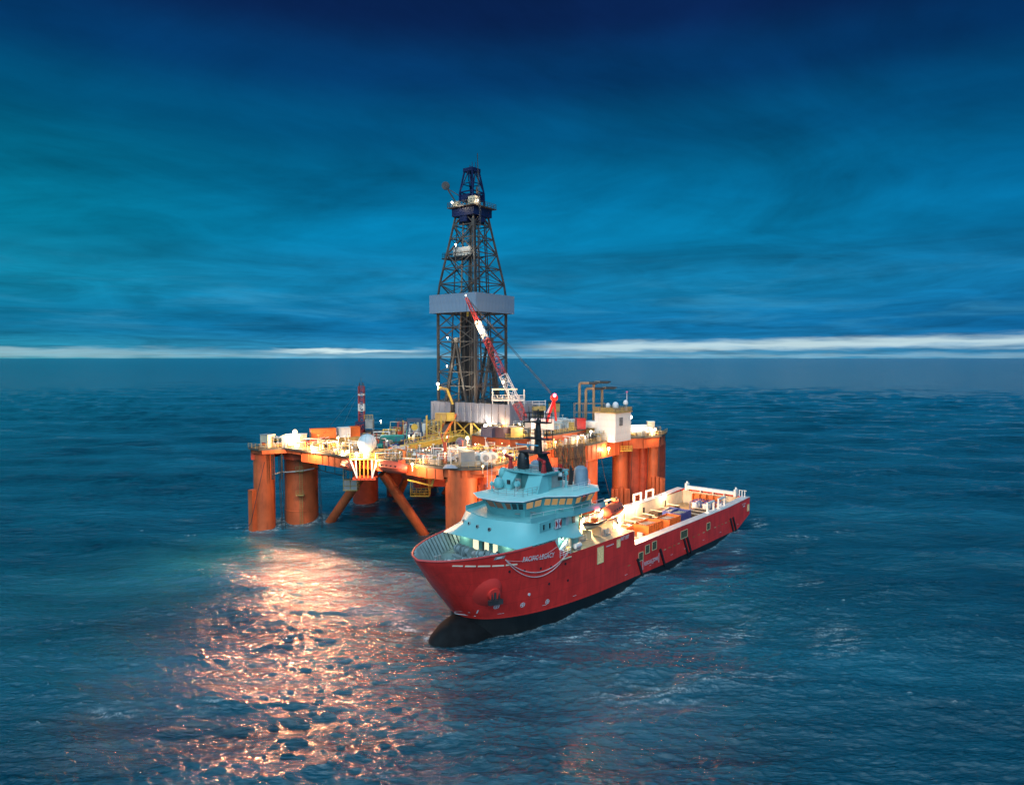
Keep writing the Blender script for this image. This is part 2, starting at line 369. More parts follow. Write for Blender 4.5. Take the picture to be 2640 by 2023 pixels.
    b3 = n.new('ShaderNodeBump'); b3.inputs['Strength'].default_value = .6; b3.inputs['Distance'].default_value = .95; l.new(n4, b3.inputs['Height']); l.new(b2.outputs[0], b3.inputs['Normal'])
    l.new(b3.outputs[0], b.inputs['Normal'])
    mr = n.new('ShaderNodeMapRange'); l.new(n3, mr.inputs[0]); mr.inputs[1].default_value = .36; mr.inputs[2].default_value = .64
    mx = n.new('ShaderNodeMix'); mx.data_type = 'RGBA'; l.new(mr.outputs[0], mx.inputs[0]); mx.inputs[6].default_value = (.002, .040, .066, 1); mx.inputs[7].default_value = (.011, .125, .185, 1)
    fa = n.new('ShaderNodeAttribute'); fa.attribute_name = 'foam'
    f2 = n.new('ShaderNodeMath'); f2.operation = 'MULTIPLY'; l.new(fa.outputs['Fac'], f2.inputs[0])
    fn = noise(3.0, 6, 1, 1); fr = n.new('ShaderNodeMapRange'); l.new(fn, fr.inputs[0]); fr.inputs[1].default_value = .35; fr.inputs[2].default_value = .6; l.new(fr.outputs[0], f2.inputs[1])
    m2 = n.new('ShaderNodeMix'); m2.data_type = 'RGBA'; l.new(f2.outputs[0], m2.inputs[0]); l.new(mx.outputs[2], m2.inputs[6]); m2.inputs[7].default_value = (.55, .66, .68, 1)
    l.new(m2.outputs[2], b.inputs['Base Color'])
    rr = n.new('ShaderNodeMapRange'); l.new(f2.outputs[0], rr.inputs[0]); rr.inputs[3].default_value = .13; rr.inputs[4].default_value = .7; l.new(rr.outputs[0], b.inputs['Roughness'])
    me.materials.append(m)
# ================================================================== SUPPLY SHIP
# local frame: x from the stern forward, y to port (the side in view), z up from the water
SO = Vector((52.728, 177.298, 0)); SYAW = math.atan2(-.75128, -.65998) + .009
def SP(x, y, z): return SO + Matrix.Rotation(SYAW, 3, 'Z') @ Vector((x, y, z))
ship = thing('supply_ship', 'red and pale green offshore supply ship with black underside alongside the drilling rig', 'ship', SO, SYAW)
def itp(x, xs, ys): return float(np.interp(x, xs, ys))
def xe(z): return itp(z, [-4, 0, 1.9, 5.5, 7.85, 12.3, 13.4], [92.6, 93, 93.3, 96.5, 98.5, 101.8, 102.3])
def hb(x, z):
    f = min(1, max(0, z/13.3))**1.3; x0 = 62+11*f; n = 2.6; m = .44+.12*f; e = xe(z)
    if x <= x0: return 10.0
    if x >= e: return 0.0
    return 10*(1-((x-x0)/(e-x0))**n)**m
def ztop(x):
    return itp(x, [0, 1, 12, 56.4, 56.9, 78.3, 80.6, 81.4, 90, 102.3], [7.75, 7.75, 7.3, 7.25, 10.15, 10.3, 11.5, 13.3, 13.1, 12.85])
def zbot(x): return max(-4.0, 3.5-.34*x) if x < 22 else -4.0
def hull_mats():
    m = bpy.data.materials.new('hull_paint'); m.use_nodes = True; t = m.node_tree; n = t.nodes; l = t.links; b = n['Principled BSDF']
    b.inputs['Roughness'].default_value = .38
    tcn = n.new('ShaderNodeTexCoord'); sp = n.new('ShaderNodeSeparateXYZ'); l.new(tcn.outputs['Object'], sp.inputs[0])
    ln = n.new('ShaderNodeMapRange'); l.new(sp.outputs[0], ln.inputs[0])
    for i, q in enumerate((45, 93, 1.0, 1.95)): ln.inputs[i+1].default_value = q
    nz = n.new('ShaderNodeTexNoise'); nz.inputs['Scale'].default_value = .25; nz.inputs['Detail'].default_value = 8; l.new(tcn.outputs['Object'], nz.inputs['Vector'])
    mp = n.new('ShaderNodeMapping'); mp.inputs['Scale'].default_value = (.7, 1, .09); l.new(tcn.outputs['Object'], mp.inputs[0])
    ns = n.new('ShaderNodeTexNoise'); ns.inputs['Scale'].default_value = 1.6; ns.inputs['Detail'].default_value = 8; l.new(mp.outputs[0], ns.inputs['Vector'])
    # plate seams, faint
    br = n.new('ShaderNodeTexBrick'); br.inputs['Scale'].default_value = 1; br.inputs['Brick Width'].default_value = 8; br.inputs['Row Height'].default_value = 2.2; br.inputs['Mortar Size'].default_value = .035
    cb = n.new('ShaderNodeCombineXYZ'); l.new(sp.outputs[0], cb.inputs[0]); l.new(sp.outputs[2], cb.inputs[1]); l.new(cb.outputs[0], br.inputs['Vector'])
    r1 = n.new('ShaderNodeMapRange'); l.new(nz.outputs[0], r1.inputs[0])
    for i, q in enumerate((.3, .7, .82, 1.15)): r1.inputs[i+1].default_value = q
    r2 = n.new('ShaderNodeMapRange'); l.new(ns.outputs[0], r2.inputs[0])
    for i, q in enumerate((.35, .75, 1.05, .82)): r2.inputs[i+1].default_value = q
    mm = n.new('ShaderNodeMath'); mm.operation = 'MULTIPLY'; l.new(r1.outputs[0], mm.inputs[0]); l.new(r2.outputs[0], mm.inputs[1])
    bs = n.new('ShaderNodeMath'); bs.operation = 'MULTIPLY_ADD'; l.new(br.outputs['Fac'], bs.inputs[0]); bs.inputs[1].default_value = -.18; bs.inputs[2].default_value = 1.0
    m3 = n.new('ShaderNodeMath'); m3.operation = 'MULTIPLY'; l.new(mm.outputs[0], m3.inputs[0]); l.new(bs.outputs[0], m3.inputs[1])
    gt = n.new('ShaderNodeMath'); gt.operation = 'GREATER_THAN'; l.new(sp.outputs[2], gt.inputs[0]); l.new(ln.outputs[0], gt.inputs[1])
    mx = n.new('ShaderNodeMix'); mx.data_type = 'RGBA'; l.new(gt.outputs[0], mx.inputs[0]); mx.inputs[6].default_value = (.012, .014, .016, 1); mx.inputs[7].default_value = (.95, .042, .034, 1)
    sc = n.new('ShaderNodeVectorMath'); sc.operation = 'SCALE'; l.new(mx.outputs[2], sc.inputs[0]); l.new(m3.outputs[0], sc.inputs[3]); l.new(sc.outputs[0], b.inputs['Base Color'])
    bp = n.new('ShaderNodeBump'); bp.inputs['Strength'].default_value = .25; bp.inputs['Distance'].default_value = .04; l.new(bs.outputs[0], bp.inputs['Height']); l.new(bp.outputs[0], b.inputs['Normal'])
    return m
HM = hull_mats()
def build_hull():
    Xs = sorted(set([round(v, 2) for v in np.arange(62, 95, .7)]+[0, 1, 3, 6, 9, 12, 16, 20, 22, 30, 40, 50, 56.4, 56.9, 62, 66, 70, 73, 75, 77, 78.3, 79, 80, 80.6, 81, 81.4, 83, 85, 87, 89, 91, 92.5, 94, 95.2, 96.4, 97.5, 98.5, 99.3, 100, 100.6, 101.1, 101.5, 101.8, 102.05, 102.2, 102.3]))
    nr = 34; rows = {1: [], -1: []}
    for s in (1, -1):
        for j in range(nr):
            row = []
            for x in Xs:
                zt, zb = ztop(x), zbot(x); z = zb+(zt-zb)*(j/(nr-1)); e = xe(z)
                xx = x if x <= 60 else 60+(x-60)*(e-60)/42.3
                h = hb(xx, z)
                if z < .5 and x > 22: h *= 1-.12*((.5-z)/4.5)**3
                row.append((xx, s*h, z))
            rows[s].append(row)
    mb = MB(); mb.grid(rows[1]); mb.grid([r[::-1] for r in rows[-1]])
    # transom and inner skin of the bulwark forward
    tr = [(0.0, y, z) for z in (3.5, 7.75) for y in (-10, 10)]; mb.add(tr, [(0, 2, 3, 1)])
    mb.build('hull', HM, ship)
    for s in (1, -1):
        inn = MB(); P = []
        for zf in (0, 1):
            row = []
            for x in np.linspace(81.6, 102.0, 40):
                z = 9.9 if zf == 0 else ztop(x)-.02; xx = 60+(x-60)*(xe(z)-60)/42.3
                h = max(0, hb(xx, z)-.22); row.append((xx-(.25 if x > 100 else 0), s*h, z))
            P.append(row)
        inn.grid(P if s < 0 else [r[::-1] for r in P])
        inn.build('bulwark_lining', mat('bulwark_lining_grey', (.10, .19, .22), .5, var=.2), ship)
    for s in (1, -1):
        st = MB()
        for x in np.linspace(83, 101.2, 19):
            a = (60+(x-60)*(xe(10)-60)/42.3, 10.0); b_ = (60+(x-60)*(xe(13)-60)/42.3, 13.0)
            pa = (a[0]-.2, s*(hb(*a)-.5), 10.0); pb = (b_[0]-.2, s*(hb(*b_)-.42), 13.1)
            if hb(*a) > .8: st.bar(pa, pb, .14, .45)
        st.build('bulwark_stiffeners', mat('stiffener_grey', (.34, .46, .48), .5), ship, kind='stuff')
    for s in (1, -1):
        rm = MB(); pts = []
        for x in np.linspace(86.5, 102.28, 34):
            z = ztop(x); pts.append((x, s*max(0, hb(x, z)-.06), z+.05))
        rm.path(pts, .17, 8); rm.build('bulwark_rim', M['rim'], ship)
    # bulbous bow
    bb = MB(); prof = [(1e-3, 0)]
    n = 16; P = []
    for i in range(n+1):
        t = i/n; x = 84+15.8*math.sin(t*math.pi/2); u = max(0, (x-88)/11.8); rr = max(1e-3, 1-u**4.2)**.5
        P.append([(x, itp(x, [84, 90, 94, 97], [5.5, 4.9, 4.1, 3.5])*rr*math.cos(a)*(.25+.75*min(1, (x-84)/4)), -1.9+4.0*rr*math.sin(a)-(.3*u**3)) for a in np.linspace(0, 2*math.pi, 20, endpoint=False)])
    bb.grid(P, closed=True).build('bulbous_bow', mat('black_underwater_paint', (.010, .012, .014), .8, var=.3, spec=.15), ship)
build_hull()

# decks, rails, bulkheads
def dk(name, m, pts, z, th=.08): return MB().prism(pts, z-th, z).build(name, m, ship)
aft = [(.4, -9.6), (56.5, -9.6), (56.5, 9.6), (.4, 9.6)]
dk('cargo_deck', M['wood'], aft, 4.0)
for k in range(26):
    MB().bx(.6+k*2.15, .6+k*2.15+2.0, -8.1, 8.1, 4.0, 4.05).build('deck_plank_panel', M['wood'], ship)
for s in (1, -1):
    MB().bx(.6, 56.3, min(s*8.2, s*8.4), max(s*8.2, s*8.4), 4.0, 7.2).build('cargo_rail_wall', M['cream'], ship)
    cap = MB()
    for a, b in zip(np.linspace(0, 56.3, 15)[:-1], np.linspace(0, 56.3, 15)[1:]):
        za, zb = ztop(a)+.03, ztop(b)+.03; y0, y1 = s*8.1, s*10.03
        cap.add([(a, y0, za), (b, y0, zb), (b, y1, zb), (a, y1, za), (a, y0, za+.1), (b, y0, zb+.1), (b, y1, zb+.1), (a, y1, za+.1)], [(4, 5, 6, 7), (0, 1, 5, 4), (2, 3, 7, 6), (0, 4, 7, 3), (1, 2, 6, 5)])
    cap.build('cargo_rail_cap', mat('rail_cap_pale', (.52, .50, .50), .55, var=.15, rust=.2, rustc=(.35, .27, .22)), ship)
    for x in (10, 21, 30, 37, 44, 50): MB().bx(x, x+.7, min(s*8.12, s*8.21), max(s*8.12, s*8.21), 4.3, 6.1).build('rail_opening', M['black'], ship)
MB().bx(0.05, .45, -8.2, 8.2, 4.0, 7.4).build('stern_bulkhead', M['cream'], ship)
sg = MB().bx(.0, 1.2, -6.8, 6.5, 8.0, 8.75)
for y in (-6.5, -3, .5, 3.5, 6.2): sg.bx(.3, .8, y-.15, y+.15, 7.3, 8.0)
for y in (-6.9, 6.6): sg.box((.6, y, 8.5), (1.6, .5, 1.9)); sg.tube((.6, y, 9.4), (.6, y, 9.9), .25)
sg.build('stern_gate_beam', M['white'], ship)
for y in (7.6, 8.3, 9.0): MB().tube((.8, y, 7.8), (.8, y, 9.5), .13, 8).bar((.8, y, 9.4), (.8, y+.5, 9.4), .12).build('stern_post', M['white'], ship)
MB().bx(56.45, 56.85, -9.9, 9.9, 4.0, 10.1).build('aft_bulkhead', M['cream'], ship)
for y in (-6, -1, 4.5): MB().bx(56.36, 56.45, y, y+1, 4.1, 6.2).build('door', M['grey'], ship)
fcl = [(56.9, -9.9), (73, -9.9), (78.5, -9.75), (78.5, 9.75), (73, 9.9), (56.9, 9.9)]
dk('boat_deck', mat('boat_deck_paint', (.42, .35, .24), .6, var=.25, rust=.4, rustc=(.2, .14, .1)), fcl, 10.12)
fd = [(x, hb(x, 9.9)-.1) for x in np.linspace(80, 99.7, 26)]; fd = fd + [(x, -y) for x, y in fd[::-1]]
dk('forecastle_deck', M['foredeck'], fd, 9.95)

# superstructure ---------------------------------------------------
HW = M['hullwhite']
def ring(mb, P): mb.grid(P, closed=False)
# brow: the wide turtleback sweeping from rim to rim
bot = [(80.2, 9.3, 13.3), (85.4, 9.0, 13.28), (89.2, 8.3, 13.25), (89.1, 6.4, 13.2), (88.9, 4.2, 13.15), (88.8, 1.6, 13.1)]
bot = bot + [(x, -y, z) for x, y, z in bot[::-1]]
top = [(78.5, 8.1, 14.6), (83.0, 8.0, 14.6), (85.7, 7.5, 14.6), (86.8, 5.4, 14.7), (87.2, 3.2, 14.8), (87.6, 1.2, 14.8)]
top = top + [(x, -y, z) for x, y, z in top[::-1]]
top2 = [(78.5, 8.0, 16.3), (83.0, 7.9, 16.3), (84.6, 7.4, 16.3), (85.4, 5.0, 16.3), (86.2, 3.0, 16.3), (86.6, 1.0, 16.3)]
top2 = top2 + [(x, -y, z) for x, y, z in top2[::-1]]
MB().grid([bot, top, top2]).build('front_brow', HW, ship, smooth=60)
MB().add(bot, [tuple(range(12))]).shift((0, 0, -.02)).build('brow_soffit', HW, ship)
t1 = [(86.6, 1.0), (86.2, 3), (85.4, 5), (84.6, 7.4), (79, 8.2), (75.5, 9.3), (65.5, 9.3), (65.5, -9.3), (75.5, -9.3), (79, -8.2), (84.6, -7.4), (85.4, -5), (86.2, -3), (86.6, -1)]
MB().prism(t1, 16.22, 16.45).build('bridge_deck', HW, ship)
for s in (1, -1):
    bw = MB(); q = [(84.6, 7.35), (79, 8.15), (75.5, 9.25), (65.6, 9.25)]
    for a, b in zip(q[:-1], q[1:]): bw.bar((a[0], s*a[1], 16.8), (b[0], s*b[1], 16.8), .08, .75)
    bw.build('bridge_deck_bulwark', HW, ship)
# side housing with a slanted front shoulder
for s in (1, -1):
    MB().add([(78.9, s*9.2, 13.3), (82.6, s*9.0, 13.25), (83.0, s*8.0, 14.6), (73.5, s*8.1, 14.6), (73.5, s*9.8, 12.6), (76, s*9.8, 12.6)], [(0, 1, 2, 3), (0, 3, 4, 5)] if s < 0 else [(3, 2, 1, 0), (5, 4, 3, 0)]).build('side_shoulder', HW, ship)
MB().bx(72.3, 83.2, -8.05, 8.05, 10.1, 16.22).build('accommodation_block', HW, ship); MB().bx(65.5, 72.3, -8.05, 3.4, 10.1, 16.22).build('accommodation_block', HW, ship)
MB().bx(79.4, 81.3, 8.05, 9.05, 10.1, 13.28).build('side_casing', HW, ship)
MB().bx(80, 84.9, -8.9, 8.9, 9.95, 13.2).build('forecastle_house', HW, ship)
def framed(x0, x1, y, z0, z1, s=1, name='window', fm=None, pm=None, d=.07):
    """opening in a fore-and-aft wall at y, facing s"""
    f = MB(); t = .11
    for a in ((x0-t, x1+t, z0-t, z0), (x0-t, x1+t, z1, z1+t), (x0-t, x0, z0, z1), (x1, x1+t, z0, z1)):
        f.bx(a[0], a[1], min(y, y+s*d), max(y, y+s*d), a[2], a[3])
    o = f.build(name, fm or HW, ship)
    MB().bx(x0, x1, min(y, y+s*.03), max(y, y+s*.03), z0, z1).build('pane', pm or M['glass'], o); return o
for x in (81.9, 80.3, 78.7, 77.2): framed(x, x+.5, 8.05, 14.9, 15.8)
MB().bx(75.3, 76.1, 8.05, 8.12, 14.2, 16.0).build('door', mat('pale_blue_door', (.42, .58, .66), .5), ship)
MB().bx(73.4, 74.2, 8.05, 8.12, 14.2, 16.0).build('door', M['dark'], ship)
# house flag: red wedges and a blue upright on white
fl = MB().bx(78.0, 79.6, 8.40, 8.44, 14.6, 16.15).build('emblem_plate', M['marking'], ship)
fl.location.x = -.1
MB().add([(79.5, 8.45, 14.65), (79.5, 8.45, 16.1), (78.88, 8.45, 15.38), (77.9, 8.45, 14.65), (77.9, 8.45, 16.1), (78.52, 8.45, 15.38)], [(0, 1, 2), (5, 4, 3)]).shift((0, 0.002, 0)).build('emblem_red_wedge', M['red'], fl)
MB().bx(78.61, 78.79, 8.44, 8.455, 14.65, 16.1).build('emblem_blue_bar', M['blue'], fl)
MB().bx(78.0, 79.5, 8.05, 8.40, 14.7, 14.85).build('emblem_bracket', M['grey'], ship)
# portholes on the brow
for y in (-6.2, -4.2, -1.7, 1.1, ):
    x = itp(abs(y), [1, 3, 5.2, 7.4], [87.6, 87.3, 86.6, 85.75])+.12; nx = Vector((1, y*.06 if abs(y) < 3 else y*.09, .2)).normalized()
    c = Vector((x-.05, y, 14.95)); MB().tube(c-nx*.1, c+nx*.14, .30, 14).build('porthole', M['grey'], ship)
    MB().tube(c, c+nx*.16, .22, 12).build('porthole_glass', M['glass'], ship)
# doors glowing under the brow
DG = mat('lit_recess', (.8, .74, .55), .6, emit=(1, .86, .55), es=.9, var=.1)
for y0, y1 in ((-5.3, -3.9), (-2.6, -1.5), (-.6, .5)):
    f = MB()
    for a in ((y0-.12, y0, 9.95, 12.4), (y1, y1+.12, 9.95, 12.4), (y0-.12, y1+.12, 12.4, 12.52)): f.bx(84.9, 85.0, *a)
    o = f.build('doorway', HW, ship); MB().bx(84.9, 84.93, y0, y1, 10.0, 12.4).build('lit_door_panel', DG, o)
for y in (-7.2, 2.6):
    MB().bx(84.9, 85.05, y-.35, y+.35, 12.2, 12.45).build('bulkhead_light', M['lampc'], ship)
    ld = bpy.data.lights.new('bulkhead_lamp', 'POINT'); ld.energy = 90; ld.color = (1, .87, .6); ld.shadow_soft_size = .2
    lo = bpy.data.objects.new('bulkhead_lamp', ld); col.objects.link(lo); lo.parent = ship; lo.location = (85.7, y, 12.1)
# wheelhouse -------------------------------------------------------
def sym(p): return p + [(x, -y) for x, y in p[::-1]]
roof = sym([(64.5, 6.8), (68.3, 9.6), (74.9, 9.6), (78.8, 5.7), (84.4, 5.7), (86.6, 2.5)])
wt = sym([(64.9, 6.4), (68.5, 8.9), (74.5, 8.9), (78.6, 5.2), (83.6, 5.2), (85.6, 2.2)])      # top of the glass
wb = sym([(65.0, 5.9), (68.6, 8.1), (73.9, 8.1), (78.2, 4.5), (82.7, 4.5), (84.4, 1.9)])      # sill
wl = sym([(65.0, 5.8), (68.6, 7.9), (73.7, 7.9), (78.0, 4.3), (82.3, 4.3), (83.9, 1.8)])      # foot
wh = MB(); nW = len(wt)
P3 = lambda p, z: [(x, y, z) for x, y in p]
wh.grid([P3(wl, 16.45), P3(wb, 17.75), P3(wt, 19.25), P3(wt, 19.5)], closed=True)
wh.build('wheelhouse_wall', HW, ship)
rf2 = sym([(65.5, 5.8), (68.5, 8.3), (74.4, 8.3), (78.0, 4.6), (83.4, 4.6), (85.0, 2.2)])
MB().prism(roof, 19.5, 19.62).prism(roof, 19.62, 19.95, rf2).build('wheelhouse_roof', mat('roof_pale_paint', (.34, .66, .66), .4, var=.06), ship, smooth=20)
bm_ = MB(); ro = [(x, y, 19.56) for x, y in roof]; bm_.path(ro+[ro[0]], .07, 6).build('roof_edge_trim', M['marking'], ship)
def win(i, n, lit, tall=False, e0=.04, e1=.04):
    j = (i+1) % nW; A = Vector((*wb[i], 17.75)); B = Vector((*wb[j], 17.75)); C = Vector((*wt[j], 19.25)); D = Vector((*wt[i], 19.25))
    for k in range(n):
        u0 = e0+(1-e0-e1)*(k+.07)/n; u1 = e0+(1-e0-e1)*(k+.93)/n; v0, v1 = (.07 if not tall else -.5), .93
        pt = lambda u, v: A.lerp(B, u).lerp(D.lerp(C, u), v)
        q = [pt(u0, v0), pt(u1, v0), pt(u1, v1), pt(u0, v1)]; nr = (q[1]-q[0]).cross(q[3]-q[0]).normalized()
        cen = sum((Vector(p) for p in q), Vector())/4
        if nr.dot(cen-Vector((76, 0, 18.5))) < 0: nr = -nr
        f = MB()
        for a, b in ((0, 1), (1, 2), (2, 3), (3, 0)): f.bar(q[a]+nr*.05, q[b]+nr*.05, .10, .09)
        o = f.build('window', HW, ship)
        lt = lit[k] if isinstance(lit, (list, tuple)) else lit
        g = MB(); g.add([p+nr*.02 for p in q]+[p+nr*.045 for p in q], [(4, 5, 6, 7), (0, 3, 2, 1), (0, 1, 5, 4), (1, 2, 6, 5), (2, 3, 7, 6), (3, 0, 4, 7)]).build('pane', [M['glass'], M['glow2'], M['glow']][lt], o)
win(5, 2, 1); win(4, 3, [1, 0, 0][::-1]); win(6, 3, [0, 1, 0]); win(3, 2, [2, 2]); win(7, 2, 1)
win(2, 4, [2, 2, 2, 2]); win(1, 3, [2, 1, 2]); win(0, 2, [2, 2]); win(8, 4, 1); win(9, 3, 1)
for p, q in (((83.4, -.9), .35), ((83.0, 3.3), .3), ((80.5, 4.55), .5), ((75.5, 6.7), .4)):
    MB().box((p[0]+.35, p[1]+.2, 17.1), (.25, .9, .12), 0.4).build('wall_vent', M['grey'], ship)
MB().rail([(66, 9.2, 16.5), (75.4, 9.2, 16.5), (79, 8.1, 16.5), (84.5, 7.3, 16.5)], 1.25, 2, .05).build('bridge_railing', M['marking'], ship)
# things on the wheelhouse roof (mast house, legs, platform)
MB().rail([(82.8, -4.2, 19.95), (84.3, 0, 19.95), (82.8, 4.2, 19.95), (78, 4.3, 19.95)], 1.2, 1.2, .045, 3).build('roof_railing', M['grey'], ship)
MB().rail([(74, 7.9, 19.95), (68.5, 7.9, 19.95), (66, 5.5, 19.95), (66, 0, 19.95)], 1.2, 1.5, .05, 3).build('roof_railing', M['marking'], ship)
MB().rail([(74, -7.9, 19.95), (68.5, -7.9, 19.95), (66, -5.5, 19.95)], 1.2, 1.5, .05, 3).build('roof_railing', M['marking'], ship)
for s in (-1, 1):
    y0, y1 = (s*1.3, s*4.2) if s > 0 else (-4.2, -1.3)
    MB().add([(79.6, y0+s*.3, 19.9), (79.6, y1+s*.5, 19.9), (77.6, y1, 22.9), (77.6, y0, 22.9), (76.4, y0+s*.3, 19.9), (76.4, y1+s*.5, 19.9), (76.2, y1, 22.9), (76.2, y0, 22.9)],
        [(0, 1, 2, 3), (5, 4, 7, 6), (1, 5, 6, 2), (4, 0, 3, 7), (3, 2, 6, 7)]).build('mast_house_leg', HW, ship)
MB().bx(71.5, 76.2, -3.9, 3.9, 19.95, 22.8).build('mast_house', HW, ship)
MB().bx(72.2, 74.6, 3.9, 3.96, 20.2, 22.3).build('louvre_panel', M['grey'], ship)
plat = [(78.2, 2.0), (77.6, 4.6), (70.6, 4.7), (70.6, -4.7), (77.6, -4.6), (78.2, -2.0)]
MB().prism(plat, 22.9, 23.15).build('mast_platform', HW, ship)
MB().rail([(70.7, 4.5, 23.15), (77.4, 4.4, 23.15), (78, 2, 23.15), (78, -2, 23.15), (77.4, -4.4, 23.15), (70.7, -4.5, 23.15)], 1.1, 1.3, .045, 3).build('platform_railing', M['dark'], ship)
for y in (-6.3, 6.3): MB().lathe([(1.3, 0), (1.3, 2.8), (1.15, 3.6), (.6, 4.0)], (67.5, y*.82, 19.4), 12).build('funnel_casing', mat('funnel_blue_grey', (.22, .30, .38), .5), ship)
for k in range(3): MB().tube((69.8, 4.2+k*.25, 20.2), (69.4, 4.2+k*.25, 23.6-k*.4), .2, 8).build('exhaust_stub', M['black'], ship)
# hull side openings (frames proud of the plate)
def hull_open(x0, x1, z0, z1, pm):
    y = hb((x0+x1)/2, (z0+z1)/2); framed(x0, x1, y-.01, z0, z1, 1, 'side_opening', M['frame'], pm, .09)
OP = mat('opening_interior_lit', (.62, .50, .26), .6, var=.4, scale=2.5, emit=(1, .75, .35), es=.16); OD = mat('opening_interior_dark', (.10, .10, .06), .7, var=.6, scale=3)  # flat panels: lit and dark interiors put into colour and a faint glow
for a in ((67.4, 69.2, 6.7, 9.5, OP), (61.8, 62.8, 8.3, 9.6, OP), (53.4, 54.9, 3.9, 5.4, OD), (50.9, 52.4, 4.8, 6.3, OD), (48.1, 49.7, 4.95, 6.45, OD), (34.6, 37.5, 4.7, 6.2, OD), (23.3, 24.9, 4.2, 5.6, OD), (.5, 1.5, 4.5, 6.0, OP)): hull_open(*a)
# fenders: slanting black rubbing strips in pairs
for x in (55.6, 46.7, 36.3, 34.8, 12.1, 10.5):
    pts = [(x-2.1*k/6, 10.12, 4.5-3.9*k/6) for k in range(7)]
    mb = MB()
    for p, q in zip(pts[:-1], pts[1:]): mb.bar(p, q, .3, .48)
    mb.build('fender_strip', M['black'], ship)
# paint marks laid on the hull
def on_hull(x, z, off=.035): return (x, hb(x, z)+off, z)
def hull_patch(name, m, pts, parent=None, off=.06):
    """flat mark: list of quads in (x,z)"""
    mb = MB()
    for q in pts:
        v = [on_hull(x, z, off) for x, z in q]; n = len(v); mb.add(v+[(a, b-.03, c) for a, b, c in v], [tuple(range(n)), tuple(range(2*n-1, n-1, -1))])
    return mb.build(name, m, parent or ship)
def rect(x0, x1, z0, z1): return [(x0, z0), (x1, z0), (x1, z1), (x0, z1)]
MK = M['marking']
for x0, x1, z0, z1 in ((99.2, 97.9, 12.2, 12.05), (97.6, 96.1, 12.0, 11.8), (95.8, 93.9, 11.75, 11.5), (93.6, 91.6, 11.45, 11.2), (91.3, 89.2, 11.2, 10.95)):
    hull_patch('freeing_slot', mat('slot_glow', (.62, .66, .62), .5, emit=(1, .8, .45), es=.12), [[(x0, z0-.12), (x1, z1-.12), (x1, z1+.12), (x0, z0+.12)]])  # flat slot marks, light shining through added as a faint warm glow
for x in (59, 45, 43, 41, 39, 32, 29.5, 27, 25, 21, 19, 17, 15, 13):
    hull_patch('side_slot', M['ochre'] if int(x) % 3 else M['frame'], [rect(x, x-.9, 3.86, 4.0)])
for x in (76, 60, 50, 42, 36, 27, 18, 8, 83, 90.6): hull_patch('draught_tick', MK, [rect(x, x-.9, 2.2+.012*max(0, x-45), 2.26+.012*max(0, x-45))])
for x, z in ((91.2, 4.2), (86.9, 3.7), (82.0, 3.15)):
    q = []
    for k in range(12):
        a, b = k*math.pi/6, (k+1)*math.pi/6; ro_, ri = .42, .33
        q.append([(x+ro_*math.cos(a), z+ro_*math.sin(a)), (x+ro_*math.cos(b), z+ro_*math.sin(b)), (x+ri*math.cos(b), z+ri*math.sin(b)), (x+ri*math.cos(a), z+ri*math.sin(a))])
    q += [rect(x-.3, x+.3, z-.06, z+.06), rect(x-.06, x+.06, z-.3, z+.3)]
    hull_patch('thruster_mark', MK, q)
qq = []
bpts = [(93.4, 3.75), (93.9, 3.2)]; arc = [(93.9, 3.2), (94.3, 3.15), (94.6, 2.95), (94.6, 2.65), (94.3, 2.5), (93.0, 2.5)]
for a, b in list(zip(arc[:-1], arc[1:]))+[((93.9, 3.2), (93.3, 3.75)), ((93.35, 3.8), (93.2, 3.1))]:
    d = Vector((b[0]-a[0], b[1]-a[1])); n_ = Vector((-d.y, d.x)).normalized()*.06
    qq.append([(a[0]+n_.x, a[1]+n_.y), (b[0]+n_.x, b[1]+n_.y), (b[0]-n_.x, b[1]-n_.y), (a[0]-n_.x, a[1]-n_.y)])
hull_patch('bulb_mark', MK, qq, off=.05)
for x, z in ((90.4, 10.0), (87.6, 9.6), (84.2, 9.25), (81.9, 9.05), (78.4, 8.8), (82, 6.2), (77.5, 5.75)):
    MB().tube((x, hb(x, z)-.3, z), (x, hb(x, z)+.06, z), .22, 10).build('drain_hole', M['black'], ship)
MB().tube((86.0, hb(86, 5.3)-.2, 5.3), (86, hb(86, 5.3)+.1, 5.3), .24, 10).build('hull_outlet', M['marking'], ship)
def lettering(txt, x_start, z_base, size, slope=0.0, width=None, italic=0.12, name='lettering'):
    cu = bpy.data.curves.new('txt', 'FONT'); cu.body = txt; cu.size = size; cu.shear = italic; cu.resolution_u = 2; cu.offset = .022*size; cu.space_character = 1.08
    ob = bpy.data.objects.new('txt', cu); me = bpy.data.meshes.new_from_object(ob); bpy.data.objects.remove(ob); bpy.data.curves.remove(cu)
    xs = [v.co.x for v in me.vertices]; w = max(xs)-min(xs); k = (width/w) if width else 1
    V = []
    for v in me.vertices:
        d = (v.co.x-min(xs))*k; x = x_start-d; z = z_base+v.co.y+slope*d; V.append((x, hb(x, z)+.10, z))
    F = [tuple(p.vertices) for p in me.polygons]; bpy.data.meshes.remove(me)
    n = len(V); mb = MB(); mb.add(V, F); mb.build(name, MK, ship)
lettering('PACIFIC LEGACY', 88.3, 11.15, 1.15, -.075, 6.9)
lettering('INT 897', 61.7, 9.25, 1.05, -.02, 3.0)
lettering('RESCUE ZONE', 52.9, 2.55, 1.0, 0, 5.4, .05)
lettering('PACIFIC LEGACY', 5.1, 6.55, .42, 0, 2.5, 0)
hull_patch('small_sign_line', MK, [rect(4.4-.22*k, 4.24-.22*k, 5.98, 6.2) for k in range(6)])
for x in (53.4, 47.05): hull_patch('rescue_zone_bar', MK, [rect(x-.08, x+.08, 1.9, 3.8)])
